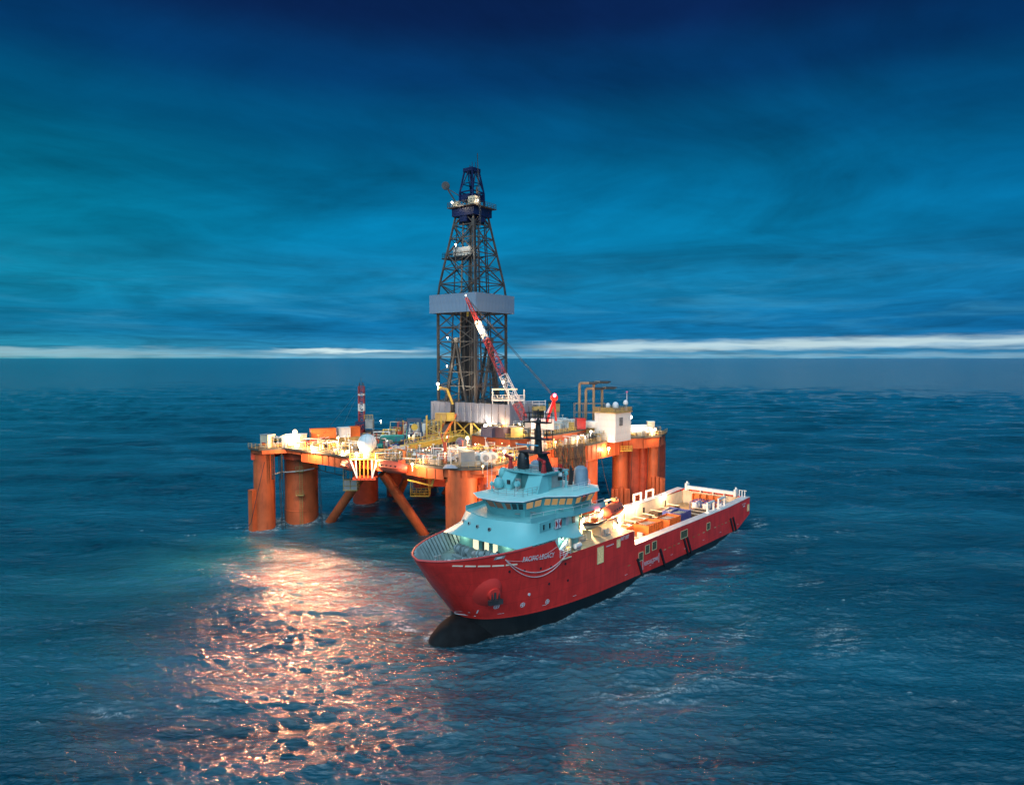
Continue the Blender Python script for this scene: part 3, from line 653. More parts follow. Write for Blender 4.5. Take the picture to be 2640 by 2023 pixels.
hull_patch('rescue_zone_caption', MK, [rect(50.8, 50.2, 2.05, 2.12)])
hull_patch('small_sign_line', MK, [rect(66.4-.42*k, 66.1-.42*k, 9.1, 9.28) for k in range(6)])
ch = hull_patch('mooring_chock', M['grey'], [[(93.6, 12.4), (91.9, 12.4), (91.6, 12.85), (93.3, 12.85)]]); hull_patch('chock_opening', M['marking'], [[(93.2, 12.5), (92.3, 12.5), (92.1, 12.75), (93.0, 12.75)]], ch, .06)
# anchor boss
def boss():
    mb = MB(); P = []
    c = Vector((92.7, 0, 6.9))
    for i in range(9):
        rr = 1-(i/8)**1; row = []
        for k in range(24):
            a = 2*math.pi*k/24; x = c.x+2.15*rr*math.cos(a)*(1.2 if math.cos(a) > 0 else .8); z = c.z+2.5*rr*math.sin(a)+.35*rr*math.cos(a)
            row.append((x, hb(x, z)-.06+.75*(1-rr**2.2), z))
        P.append(row)
    return mb.grid(P, closed=True)
bo = boss().build('anchor_boss', mat('boss_red', (.80, .05, .04), .4, var=.08), ship, smooth=80)
y0 = hb(92.5, 6.8)
hn = Vector((.42, .9, -.12)).normalized(); hc = Vector((92.5, y0, 6.9))
MB().tube(hc, hc+hn*1.0, 1.15, 20, .95).build('anchor_hawse', mat('boss_red', (.5, .02, .02)), ship)
anc = thing('ship_anchor', 'dark stockless anchor housed on the red bow boss', 'anchor', SP(*(hc+hn*1.25+Vector((0, 0, -.9)))), SYAW-.45)
MB().box((0, 0, -.1), (2.3, .6, .7)).build('crown', M['dark'], anc)
MB().add([(-.75, -.1, 0), (-.35, -.1, 0), (-.6, .1, 1.5), (-.75, .25, 0), (-.35, .25, 0)], [(0, 1, 2), (4, 3, 2), (0, 2, 3), (1, 4, 2), (0, 3, 4, 1)]).build('fluke', M['dark'], anc)
MB().add([(.35, -.1, 0), (.75, -.1, 0), (.6, .1, 1.5), (.35, .25, 0), (.75, .25, 0)], [(0, 1, 2), (4, 3, 2), (0, 2, 3), (1, 4, 2), (0, 3, 4, 1)]).build('fluke', M['dark'], anc)
MB().bar((0, -.1, 0), (0, -.35, 1.3), .35).build('shank', M['dark'], anc)
# hanging mooring rope loops
def catenary(a, b, sag, n=22):
    a = Vector(a); b = Vector(b); return [tuple(a.lerp(b, i/n) - Vector((0, 0, sag*4*(i/n)*(1-i/n)))) for i in range(n+1)]
for sag, lab, dz in ((3.2, 'lower and longer of the two pale ropes hanging in a loop on the red bow', 0), (2.5, 'upper and shorter of the two pale ropes hanging in a loop on the red bow', .05)):
    pts = catenary((91.6, 0, 12.1+dz), (78.4, 0, 10.4+dz), sag)
    pts = [(x, hb(x, z)+.16, z) for x, y, z in pts]; base = SP(*pts[0])
    solo(MB().path([(x-pts[0][0], y-pts[0][1], z-pts[0][2]) for x, y, z in pts], .075, 6), 'mooring_rope', M['rope'], base, lab, 'rope', SYAW)
pts = [(x, hb(x, z)+.12, z) for x, y, z in catenary((91.4, 0, 12.0), (81.0, 0, 12.2), .9)]
solo(MB().path([(x-pts[0][0], y-pts[0][1], z-pts[0][2]) for x, y, z in pts], .035, 5), 'messenger_line', M['rope'], SP(*pts[0]), 'thin pinkish line crossing the ship name on the bow', 'rope', SYAW)

# ---------------------------------------------------------------- things on the ship
def ST(name, label, cat, x, y, z, yaw=0, group=None): return thing(name, label, cat, SP(x, y, z), SYAW+yaw, group)
def winch(x, y, lab, yaw=0.0):
    t = ST('mooring_winch', lab, 'winch', x, y, 9.97, yaw, 'mooring winches on the foredeck')
    g = mat('winch_grey', (.20, .27, .29), .5, var=.35, rust=.3)
    MB().box((0, 0, .2), (2.2, 4.4, .3)).build('bed', g, t)
    for yy, w in ((-1.2, 1.1), (.9, 1.2)):
        MB().tube((0, yy-w/2, 1.15), (0, yy+w/2, 1.15), .55, 14).build('drum', g, t)
        for q in (-w/2, w/2): MB().tube((0, yy+q-.06, 1.15), (0, yy+q+.06, 1.15), .88, 18).build('flange', g, t)
    MB().tube((0, 2.1, 1.15), (0, 2.7, 1.15), .42, 14, .5).build('warping_end', M['grey'], t)
    MB().box((-.1, -.1, 1.0), (1.3, .6, 1.5)).build('gearbox', g, t)
    MB().tube((0, -2.6, 1.15), (0, -1.9, 1.15), .45, 12).build('motor', g, t)
winch(89.0, 2.2, 'mooring winch on the foredeck nearest the port bulwark', .25); winch(89.6, -2.6, 'mooring winch on the foredeck further from the port bulwark', -.1)
for x, y, l in ((96.5, 1.5, 'pair of mooring bollards near the tip of the bow'), (94.0, -4.5, 'pair of mooring bollards by the starboard bulwark lining')):
    t = ST('bollard_pair', l, 'bollard', x, y, 9.97); MB().box((0, 0, .08), (1.6, .7, .16)).build('base', M['grey'], t)
    for q in (-.45, .45): MB().lathe([(.22, .16), (.22, .8), (.3, .82), (.3, .95)], (q, 0, 0), 12).build('post', M['grey'], t)
t = ST('deck_hatch', 'pale hatch box on the foredeck in front of the winches', 'hatch', 95.0, -1.0, 9.97); MB().box((0, 0, .35), (1.9, 1.7, .7)).build('coaming', M['grey'], t); MB().box((0, 0, .76), (2.05, 1.85, .12)).build('cover', M['marking'], t)
t = ST('foredeck_crane_post', 'dark upright davit post before the middle lit doorway', 'davit', 87.0, -.9, 9.97); MB().tube((0, 0, 0), (0, 0, 2.6), .16, 8).build('post', M['dark'], t); MB().tube((0, 0, 2.5), (-.4, .9, 2.9), .11, 8).build('arm', M['dark'], t)
t = ST('valve_block', 'small green valve block on the foredeck near the bow', 'valve', 97.3, -.6, 9.97); MB().box((0, 0, .3), (.7, .5, .6)).build('body', M['teal'], t); MB().tube((0, 0, .6), (0, 0, .9), .25, 10).build('wheel', M['red'], t)
# mast
mt = ST('signal_mast', 'black radar mast standing above the wheelhouse with two railed platforms', 'mast', 75.0, 1.0, 23.15)
BK = M['black']
MB().add([(.9, 1.1, 0), (.9, 2.9, 0), (-.9, 2.9, 0), (-.9, 1.1, 0), (.5, .5, 3.0), (.5, 1.7, 3.0), (-.6, 1.7, 3.0), (-.6, .5, 3.0)], [(0, 1, 5, 4), (1, 2, 6, 5), (2, 3, 7, 6), (3, 0, 4, 7), (4, 5, 6, 7)]).build('mast_leg', BK, mt)
MB().lathe([(1.05, 0), (1.15, .5), (1.05, 2.4), (.7, 3.0)], (.4, -2.9, 0), 14).build('mast_leg', BK, mt)
MB().box((0, -.7, 3.1), (2.2, 5.6, .25)).build('crosstree', BK, mt)
MB().lathe([(.62, 3.2), (.46, 6.0), (.32, 8.8), (.12, 9.2), (.1, 10.8)], (-.1, .1, 0), 12, sy=1.4).build('mast_column', BK, mt)
for z, w in ((5.6, 5.4), (8.5, 5.0)):
    MB().box((0, .1, z), (1.6, w, .22)).build('platform', BK, mt)
    MB().rail([(-.8, .1-w/2, z+.1), (.8, .1-w/2, z+.1), (.8, .1+w/2, z+.1), (-.8, .1+w/2, z+.1)], 1.5, 1.1, .1, 2, True).build('railing', BK, mt)
for z, y, w in ((4.35, -1.6, 4.6), (1.9, -3.0, 2.2)):
    MB().tube((.7, y, z-.35), (.7, y, z), .22, 8).build('radar_motor', M['hullwhite'], mt)
    MB().box((.95, y, z+.1), (.16, w, .2), .15).build('radar_scanner', mat('radar_blue', (.10, .36, .55), .4), mt)
for y, z in ((-1.6, 3.8), (1.6, 6.8), (-1.9, 6.8), (2.1, 9.7), (-1.9, 9.7)): MB().tube((.3, y, z-.4), (.3, y, z+.4), .14, 8).build('navigation_light', M['grey'], mt)
for y in (-2, -1, 1.2, 2.2): MB().tube((0, y, 8.6), (0, y, 11.2), .03, 5).build('whip_aerial', BK, mt)
def monitor(x, y, lab):
    t = ST('fire_monitor', lab, 'fire monitor', x, y, 23.15, 0, 'fire monitors on the mast platform')
    MB().lathe([(.55, 0), (.35, 1.0), (.3, 1.5)], (0, 0, 0), 12).build('pedestal', M['red'], t); MB().ball((0, 0, 1.8), .42).build('swivel', M['red'], t); MB().tube((-.3, 0, 1.9), (1.3, -.2, 2.5), .2, 10, .28).build('barrel', M['red'], t)
monitor(76.6, 3.7, 'red fire monitor at the port corner beside the flag hoist'); monitor(76.6, -3.9, 'red fire monitor at the starboard corner beside the white dome')
def dome(x, y, z, r, hgt, lab, m='hullwhite'):
    t = ST('satellite_dome', lab, 'satellite dome', x, y, z, 0, 'satellite domes on the ship'); MB().lathe([(.35, 0), (.14, .5), (.14, hgt)], (0, 0, 0), 10).build('pedestal', M[m], t)
    MB().lathe([(r*.75, hgt), (r, hgt+r*.5), (r, hgt+r*1.0), (r*.8, hgt+r*1.6), (r*.3, hgt+r*1.95), (.01, hgt+r*2)], (0, 0, 0), 16).build('radome', M[m], t)
dome(71.3, 4.6, 19.95, .42, 2.2, 'white dome on a tall flared stalk on the port roof wing'); dome(68.3, 5.6, 19.95, .3, 1.9, 'smallest white dome behind the stalked one near the port railing')
dome(76.3, -5.9, 20.9, .95, .3, 'large white dome at the starboard edge of the mast house'); dome(80.2, -3.6, 19.95, .95, .2, 'round white dome lit warmly on the forward roof')
dome(82.4, -3.2, 19.95, .35, 1.0, 'small pale dome in front of the forward roof railing')
t = ST('searchlight_stand', 'pale blue searchlight cluster between the mast house legs', 'searchlight', 79.6, -.4, 19.95)
MB().box((0, -1.2, .5), (.5, 1.0, 1.0)).build('box', HW, t); MB().tube((0, .7, 0), (0, .7, 1.0), .1, 8).build('stand', M['grey'], t); MB().tube((-.2, .7, 1.3), (.45, .7, 1.3), .5, 16).build('lamp_drum', M['hullwhite'], t); MB().box((.2, -1.2, 1.4), (.3, .6, .7)).build('lamp_box', M['dark'], t)
t = ST('equipment_rack', 'grey rack with dark screens under the mast platform', 'rack', 77.9, -1.0, 19.95); MB().box((0, 0, .9), (.5, .9, 1.8)).build('cabinet', M['grey'], t); MB().box((.27, 0, 1.1), (.06, .6, .9)).build('screen', M['black'], t)
for x, y, h_, lab in ((80.5, -6.0, 8.5, 'tall thin white whip aerial left of the mast house'), (79.0, -6.3, 6.5, 'shorter white whip aerial left of the mast house'), (83.2, 3.0, 2.6, 'short dark aerial on the forward roof edge'), (66.8, 6.0, 4.5, 'white aerial at the aft port corner of the roof')):
    solo(MB().tube((0, 0, 0), (0, 0, h_), .05, 6, .02), 'whip_aerial', M['marking'], SP(x, y, 19.95), lab, 'aerial')
fg = ST('flag_string', 'dark and white signal flags hanging beside the mast platform', 'flag', 73.3, 5.3, 20.6)
MB().tube((0, 0, 0), (0, 0, 4.0), .03, 5).build('halyard', M['dark'], fg)
for k, mm in enumerate(('black', 'marking', 'black', 'red')):
    z = 1.0+.75*k; mb = MB(); P = [[(.0+.1*math.sin(u*3+k), -.05-u*.95, z+v*.6-.15*u) for u in (0, .25, .5, .75, 1)] for v in (0, 1)]; mb.grid(P)
    mb.grid([[(x+.02, y, zz) for x, y, zz in r_] for r_ in P][::-1]); mb.build('flag', M[mm], fg)
# notch crane and lifesaving gear at the break of the deck
t = ST('knuckle_crane', 'pale blue folding crane at the deck notch behind the ship name', 'crane', 76.0, 8.6, 10.2)
MB().lathe([(.7, 0), (.6, .8), (.5, 2.2)], (0, 0, 0), 12).build('pedestal', M['cream'], t)
MB().bar((0, 0, 2.2), (3.2, .6, .8), .45, .55).build('boom', mat('crane_pale_blue', (.50, .66, .74), .4), t); MB().bar((0, 0, 2.3), (-1.8, -.4, 3.6), .4, .5).build('arm', M['cream'], t)
MB().tube((1.0, .1, .6), (1.0, 1.2, .6), .5, 14).build('hose_reel', M['ochre'], t); MB().tube((.2, .3, 1.6), (1.9, .5, .9), .1, 8).build('ram', M['grey'], t)
t = ST('side_ladder', 'white boarding ladder frame hooked over the notch', 'ladder', 78.6, 9.9, 9.6); MB().rail([(-1.5, 0, .6), (1.5, 0, .6)], 1.1, .8, .06, 3).build('rail', M['marking'], t); MB().bar((-1.4, .1, .2), (1.4, .1, .2), .3, .15).build('step', M['cream'], t)
t = ST('life_raft_canister', 'white barrel raft canister on a cradle in the notch', 'life raft', 74.2, 9.2, 10.2); MB().tube((-.8, 0, .7), (.8, 0, .7), .42, 14).build('canister', M['marking'], t); MB().box((0, 0, .15), (1.2, .8, .3)).build('cradle', M['grey'], t)
def drums(x, y, lab):
    t = ST('deck_machinery', lab, 'machinery', x, y, 10.14, 0, 'machinery on the boat deck')
    MB().box((0, 0, .15), (2.0, 1.4, .3)).build('base', M['grey'], t); MB().tube((0, -.6, .9), (0, .6, .9), .55, 12).build('drum', M['cream'], t); MB().box((.8, 0, .7), (.4, .8, 1.0)).build('motor_box', M['grey'], t); MB().rail([(-1, .8, .3), (1, .8, .3)], .9, .7, .05).build('guard', M['marking'], t)
drums(69.5, 6.3, 'cream winch under the bridge wing'); drums(62.8, 7.4, 'cream winch at the foot of the rescue boat davit'); drums(60.5, 3.6, 'cream winch between the two boats')
# fast rescue boat and its davit
rb = ST('rescue_boat', 'open rescue boat with a dark rubber collar and cream hull on the boat deck', 'boat', 66.2, 7.0, 12.0, .10)
def boat_rows(Lh, B, D, shear=.35, k=9):
    P = []
    for i in range(k+1):
        t = i/k; x = -Lh/2+Lh*t; w = B/2*(1-max(0, (t-.55)/.45)**2.2)*(.85+.15*min(1, t/.3))+.02; zt = shear*t*t
        P.append([(x, -w, D+zt), (x, -w*.85, D*.45+zt*.8), (x, -w*.3, .02+zt*1.4), (x, 0, zt*1.6), (x, w*.3, .02+zt*1.4), (x, w*.85, D*.45+zt*.8), (x, w, D+zt)])
    return P
P = boat_rows(6.6, 2.3, 1.0); MB().grid([r_[::-1] for r_ in P]).add([P[0][i] for i in range(7)], [tuple(range(7))]).build('boat_hull', M['cream'], rb, smooth=60)
MB().path([p[0] for p in P], .24, 8).path([p[6] for p in P], .24, 8).path([P[0][0], P[0][6]], .24, 8).build('collar', M['dark'], rb)
MB().prism([(p[1][0], p[1][1]) for p in P]+[(p[5][0], p[5][1]) for p in P[::-1]], .75, .8).build('sole', M['orange'], rb)
MB().box((-.6, 0, 1.3), (1.2, .7, 1.0)).build('console', M['orange'], rb); MB().box((.9, 0, 1.1), (1.2, .8, .7)).build('seat', M['orange'], rb); MB().box((-2.9, 0, 1.3), (.7, .8, 1.1)).build('outboard_motor', M['marking'], rb)
MB().path([(-1.6, -.7, .9), (-1.8, -.7, 2.4), (-1.8, .7, 2.4), (-1.6, .7, .9)], .06).build('roll_bar', M['marking'], rb)
dv = ST('boat_davit', 'cream davit frame holding the open rescue boat', 'davit', 66.0, 6.0, 10.14)
for q in (-1.6, 1.6): MB().path([(q, -1.2, 0), (q, -1.0, 3.6), (q, .9, 4.6)], .16, 8).build('arm', M['cream'], dv); MB().box((q, .6, .9), (.3, 1.8, 1.7)).build('foot', M['cream'], dv)
MB().bar((-1.6, .5, 1.75), (1.6, .5, 1.75), .3).build('cradle', M['cream'], dv)
def lifeboat(parent, Lh=8.6, B=3.0, m='boat'):
    P = []
    for i in range(13):
        t = i/12; x = -Lh/2+Lh*t; e = (1-abs(2*t-1)**3.2)**.5*.96+.04; w = B/2*e; zk = .5*(abs(2*t-1))**3; zc = 2.55-.55*abs(2*t-1)**4
        P.append([(x, 0, zk), (x, w*.55, zk+.25), (x, w*.95, .95), (x, w, 1.35), (x, w*.93, 1.5), (x, w*.78, 2.0), (x, w*.4, zc), (x, 0, zc+.12), (x, -w*.4, zc), (x, -w*.78, 2.0), (x, -w*.93, 1.5), (x, -w, 1.35), (x, -w*.95, .95), (x, -w*.55, zk+.25)])
    MB().grid(P, closed=True).build('boat_shell', M[m], parent, smooth=40)
    for s in (1, -1):
        MB().path([(p[3][0], s*(p[3][1]+.02), 1.38) for p in P[1:-1]], .09, 6).build('rubbing_strake', M['rigd'], parent)
    MB().box((-Lh*.3, 0, 2.75), (1.1, 1.1, .7)).build('helm_cupola', M[m], parent)
    for k in range(4): MB().box((-1.8+1.3*k, B/2*.86, 1.8), (.45, .08, .28)).build('side_window', M['glass'], parent)
lb = ST('lifeboat', 'enclosed orange lifeboat under a bright lamp on the supply ship', 'lifeboat', 57.6, 5.6, 12.3, .22); lifeboat(lb, 8.8, 3.1)
MB().box((-1.0, 0, 3.3), (.9, .9, .5)).build('hatch', M['ochre'], lb)
dv = ST('lifeboat_davit', 'cream davit frame under the ship lifeboat', 'davit', 57.6, 5.2, 10.14, .22)
for q in (-2.6, 2.6): MB().path([(q, -2.2, 0), (q, -2.0, 4.6), (q, .4, 5.4)], .18, 8).build('arm', M['cream'], dv); MB().box((q, 0, 1.1), (.35, 2.4, 2.1)).build('foot', M['cream'], dv)
MB().box((0, 0, 1.0), (3.2, 2.2, 2.0)).build('machinery_house', M['cream'], dv)
# cargo on the aft deck
def open_skip(x, y, Lx, Wy, h_, m, lab, yaw=0.0, z=4.06, cat='skip'):
    t = ST('cargo_basket', lab, cat, x, y, z, yaw, None); c = M[m]
    MB().bx(-Lx/2, Lx/2, -Wy/2, Wy/2, 0, .15).build('floor', c, t)
    for nm, a in (('side_panel', (-Lx/2, Lx/2, -Wy/2, -Wy/2+.12)), ('side_panel', (-Lx/2, Lx/2, Wy/2-.12, Wy/2)), ('end_panel', (-Lx/2, -Lx/2+.12, -Wy/2+.12, Wy/2-.12)), ('end_panel', (Lx/2-.12, Lx/2, -Wy/2+.12, Wy/2-.12))):
        MB().bx(*a, .15, h_).build(nm, c, t)
    rb_ = MB(); k = int(Lx/1.0)
    for i in range(k+1):
        for s in (1, -1): rb_.bar((-Lx/2+Lx*i/k, s*(Wy/2+.05), .1), (-Lx/2+Lx*i/k, s*(Wy/2+.05), h_), .12)
    rb_.build('ribs', c, t, kind='stuff')
    for i in range(7): MB().box((random.uniform(-Lx*.38, Lx*.38), random.uniform(-Wy*.3, Wy*.3), .55), (random.uniform(.4, 1.3), random.uniform(.3, .9), random.uniform(.5, 1.1)), random.random()).build('stowed_gear', M[random.choice(['cream', 'ochre', 'grey', 'white', 'yellow'])], t)
    for i in range(4): MB().tube((-Lx*.42, -Wy*.3+.5*i, h_-.5), (Lx*.3, -Wy*.3+.5*i, h_-.2), .1, 6).build('stowed_pipe', M['cream'], t)
    return t
def container(x, y, z, Lx, Wy, h_, m, lab, yaw=0.0, world=False, group=None, cat='container'):
    t = thing('cargo_container', lab, cat, (x, y, z), yaw, group) if world else ST('cargo_container', lab, cat, x, y, z, yaw, group); c = M[m] if isinstance(m, str) else m
    MB().bx(-Lx/2+.06, Lx/2-.06, -Wy/2+.06, Wy/2-.06, .12, h_-.1).build('body', c, t)
    fr = MB()
    for sx in (-1, 1):
        for sy in (-1, 1): fr.bx(sx*Lx/2-.09, sx*Lx/2+.09, sy*Wy/2-.09, sy*Wy/2+.09, 0, h_)
        for zz in (.1, h_-.08): fr.bx(sx*Lx/2-.07, sx*Lx/2+.07, -Wy/2, Wy/2, zz-.08, zz+.08)
    for sy in (-1, 1):
        for zz in (.1, h_-.08): fr.bx(-Lx/2, Lx/2, sy*Wy/2-.07, sy*Wy/2+.07, zz-.08, zz+.08)
    fr.build('corner_frame', c, t)
    rb_ = MB(); k = max(3, int(Lx/.55))
    for i in range(1, k):
        for s in (1, -1): rb_.bx(-Lx/2+Lx*i/k-.1, -Lx/2+Lx*i/k+.1, min(s*(Wy/2-.07), s*(Wy/2)), max(s*(Wy/2-.07), s*Wy/2), .2, h_-.2)
    rb_.build('corrugation', c, t, kind='stuff')
    dr = MB()
    for q in (-.5, -.17, .17, .5): dr.tube((-Lx/2-.03, q*Wy*.8, .2), (-Lx/2-.03, q*Wy*.8, h_-.2), .035, 5)
    dr.build('door_bars', M['grey'], t); return t
open_skip(35.4, .9, 6.6, 3.6, 2.4, 'orange', 'orange open cargo basket nearest the boat deck', .05)
open_skip(28.2, 2.0, 6.4, 3.4, 2.5, 'orange', 'orange open cargo basket ahead of the blue skip', .08)
open_skip(21.2, 1.4, 5.6, 3.2, 2.5, 'blue', 'deep blue open skip in the middle of the cargo deck', .06)
open_skip(17.5, -2.6, 5.0, 2.6, 1.7, 'blue', 'low blue skip behind the deep blue one', .1)
container(43.6, -.6, 4.06, 3.2, 2.4, 2.6, 'orange', 'small closed orange container at the foot of the boat deck', .03)
for k, (x, y, m, lab) in enumerate(((6.6, -1.6, 'blue', 'blue framed tote tank, foremost left of the stern cluster'), (6.4, 1.2, 'blue', 'blue framed tote tank, foremost right of the stern cluster'), (4.0, -1.8, 'blue', 'blue framed tote tank, rear left by the orange rack'), (3.8, 1.0, 'blue', 'blue framed tote tank, rear middle by the orange rack'), (3.6, 3.8, 'blue', 'blue framed tote tank, rear right near the port rail'))):
    t = ST('tote_tank', lab, 'tank', x, y, 4.06, 0, 'tote tanks at the stern'); MB().lathe([(.75, .3), (.9, .5), (.9, 1.6), (.6, 1.85)], (0, 0, 0), 12).build('vessel', M['white'], t)
    f = MB()
    for sx in (-1, 1):
        for sy in (-1, 1): f.bar((sx, sy, 0), (sx, sy, 2.1), .12)
        f.bar((sx, -1, 2.05), (sx, 1, 2.05), .12).bar((-1, sx, 2.05), (1, sx, 2.05), .12).bar((sx, -1, .1), (sx, 1, .1), .12)
    f.build('frame', M['blue'], t)
t = ST('tool_rack', 'wide orange rack standing against the stern bulkhead', 'rack', 1.5, -.6, 4.06); MB().bx(-.5, .5, -4.2, 3.4, 0, .2).bx(-.5, -.4, -4.2, 3.4, .2, 3.0).build('back_panel', M['orange'], t)
for q in (-4.1, -2.2, -.4, 1.5, 3.3): MB().bx(-.5, .5, q-.08, q+.08, .2, 3.0).build('divider', M['orange'], t)
# bundles of drill pipe
def bundle(x0, x1, y0, y1, layers, lab, m='pipe', r=.17, z=4.1, yaw=0.0):
    t = ST('pipe_bundle', lab, 'pipes', (x0+x1)/2, (y0+y1)/2, z, yaw); Lx = x1-x0; n = int((y1-y0)/(2.1*r)); ps = []
    k = 0
    for l_ in range(layers):
        for i in range(n-l_):
            if k >= 110: break
            d = random.uniform(-.35, .35); y = -(y1-y0)/2+r+(i+.5*l_)*2.1*r; zz = r+l_*1.75*r
            MB().tube((-Lx/2+d, y, zz), (Lx/2+d, y, zz), r, 6).build('pipe', M[m], t); k += 1
    for q in (-.38, 0, .38): MB().bx(q*Lx-.12, q*Lx+.12, -(y1-y0)/2, (y1-y0)/2, layers*1.75*r+.2, layers*1.75*r+.35).build('lashing_beam', M['cream'], t)
bundle(9.0, 20.5, -7.6, -4.2, 3, 'brown drill pipes stacked by the far rail near the stern'); bundle(21.5, 33.0, -7.6, -4.4, 2, 'brown drill pipes stacked by the far rail amidships')
bundle(7.6, 16.0, -1.0, 4.0, 2, 'brown drill pipes stacked between the blue skips and tanks'); bundle(23.0, 34.0, -4.1, -1.6, 2, 'brown drill pipes beside the orange baskets')
bundle(34.5, 45, -7.4, -3.4, 2, 'ochre coated pipes nearest the boat deck by the far rail', 'ochre'); bundle(34.8, 42, 4.4, 7.2, 1, 'short pipes lying beside the near rail', 'ochre', .2)
for k in range(40):
    x, y = random.uniform(34, 55), random.uniform(-7.4, 7.2)
    if 41.5 < x < 46 and -2.4 < y < 1.2 or 31 < x < 40 and -1.4 < y < 3.2: continue
    d = (random.uniform(.4, 1.6), random.uniform(.4, 1.2), random.uniform(.3, 1.3))
    MB().box((0, 0, d[2]/2), d).build('deck_fitting', M[random.choice(['cream', 'white', 'ochre', 'orange', 'cream', 'grey'])], ship).location = (x, y, 4.06)
for k in range(9): MB().rail([(46+k*.9, -7.6, 4.05), (46+k*.9, -5.6, 4.05)], 1.2, 1, .09).build('guard_rail', M['cream'], ship)
for x, y, lab in ((12.5, 6.0, 'small orange frame lying by the near rail abaft the blue skip'),):
    t = ST('lifting_frame', lab, 'frame', x, y, 4.06, .2); MB().rail([(-1.4, -1, 0), (1.4, -1, 0), (1.4, 1, 0), (-1.4, 1, 0)], 1.1, 1.4, .12, 2, True).build('frame_bars', M['orange'], t)
# walkway gates arched over the cargo rail
for s, x, lab in ((-1, 23.2, 'foremost white arch over the far cargo rail'), (-1, 17.2, 'aftmost white arch over the far cargo rail'), (1, 20.6, 'foremost white arch over the near cargo rail'), (1, 14.6, 'aftmost white arch over the near cargo rail')):
    t = ST('rail_arch', lab, 'arch', x, s*8.9, 7.4, 0, 'white arches over the cargo rails')
    for q in (-1.7, 1.7): MB().bx(q-.14, q+.14, -.2, .2, 0, 2.4).build('post', M['white'], t)
    MB().bx(-1.85, 1.85, -.2, .2, 2.1, 2.45).build('lintel', M['white'], t); MB().bx(-1.7, 1.7, -.5, .5, -.02, .25).build('sill', M['white'], t)
for k, x in enumerate((36, 30.5, 25.5, 11.5)):
    nm = ('foremost', 'second', 'third', 'aftmost')[k]; t = ST('rail_lamp', nm + ' round lamp on a post by the far cargo rail', 'lamp', x, -7.9, 4.0, 0, 'lamps along the far cargo rail')
    MB().tube((0, 0, 0), (0, 0, 3.6), .13, 6).build('post', M['cream'], t); MB().ball((0, .1, 3.9), .42, 12, 8).build('globe', M['lampw'], t)
    ld = bpy.data.lights.new('globe_light', 'POINT'); ld.energy = 2600; ld.color = (1, .64, .36); ld.shadow_soft_size = .3
    lo = bpy.data.objects.new('globe_light', ld); col.objects.link(lo); lo.parent = t; lo.location = (0, 1.3, 4.0)
def ship_lamp(x, y, z, kind, p, lab, aim, post=1.2, r=.3):
    w = Matrix.Rotation(SYAW, 3, 'Z') @ Vector(aim); return lamp(SP(x, y, z), lab, kind, p, r, w, post, 'deck lamps on the supply ship')
ship_lamp(61.5, 1.2, 15.0, 'warm', 6000, 'warm lamp blazing above the ship lifeboat', (-1, .2, -.8), 4.8, .5)
ship_lamp(64.0, 6.5, 15.2, 'warm', 1800, 'warm lamp under the bridge wing over the rescue boat', (-.5, .3, -1), .5, .38)
ship_lamp(56.2, 6.0, 10.9, 'warm', 5000, 'warm lamp at the port end of the deck break', (-1, 0, -.8), .8, .3)
ship_lamp(56.2, -3.0, 10.9, 'warm', 9000, 'warm lamp in the middle of the deck break', (-1, 0, -.8), .8, .35)
ship_lamp(78.4, 9.0, 13.0, 'cool', 90, 'cool lamp under the side housing at the deck notch', (-.6, .2, -.6), .3, .2)
ship_lamp(72.0, 8.8, 15.3, 'cool', 40, 'cool lamp behind the side doors of the housing', (-.8, .2, -1), .3, .2)
lamp(SP(68.2, 8.7, 16.2), 'red port side light under the bridge wing', 'red', 40, .25, (1, -.6, 0), .4, None)
# ================================================================== DRILLING RIG (world coordinates, root on the water under the derrick)
RO = (-10.0, 190.0, 0.0)
rig = thing('drilling_rig', 'orange semi-submersible drilling rig on thick columns with slanting braces, lit by floodlights', 'drilling rig', RO)
def rb(mb, name, m, **k): return mb.build(name, M[m] if isinstance(m, str) else m, rig, off=RO, **k)
UH = Vector((.60, .80, 0)); VH = Vector((-.80, .60, 0)); RY = math.atan2(.8, .6)          # along the pontoons / across
def column(x, y, r, zt, name='column', m='rig', n=28, bands=()):
    mb = MB().lathe([(r, -6), (r, zt-2.2), (r*1.0, zt)], (x, y, 0), n); o = rb(mb, name, m)
    for z in bands: MB().lathe([(r+.03, z), (r+.1, z+.05), (r+.1, z+.25), (r+.03, z+.3)], (x-RO[0], y-RO[1], 0), n).build('stiffener_ring', M[m] if isinstance(m, str) else m, o)
    return o
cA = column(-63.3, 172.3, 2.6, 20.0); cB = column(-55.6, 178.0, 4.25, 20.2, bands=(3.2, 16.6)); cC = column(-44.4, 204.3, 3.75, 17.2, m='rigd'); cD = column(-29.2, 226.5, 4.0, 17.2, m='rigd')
column(-37, 213, 2.6, 17, m='rigd')
rb(MB().box((-64.9, 170.9, 4.6), (1.6, 3.6, 10.5), -.6), 'column_fender', 'rig')
cE = column(-10.6, 141.2, 3.35, 20.4); column(-5.9, 143.6, 2.5, 20.0)
for k in range(4):
    a = -1.0+.62*k; rb(MB().bar((-5.9+2.6*math.sin(a), 143.6-2.6*math.cos(a), -1), (-5.9+2.6*math.sin(a), 143.6-2.6*math.cos(a), 16.5), .5, .35), 'column_rib', 'rig')
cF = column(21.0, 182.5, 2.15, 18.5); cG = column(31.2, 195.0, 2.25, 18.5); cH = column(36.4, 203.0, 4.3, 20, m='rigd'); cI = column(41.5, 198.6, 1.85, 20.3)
column(38.6, 199.6, 1.5, 19.6, m='rigd'); column(44.5, 212, 3.6, 17, m='rigd'); column(16.0, 176.5, 1.6, 18.2); column(10, 171, 1.8, 18)
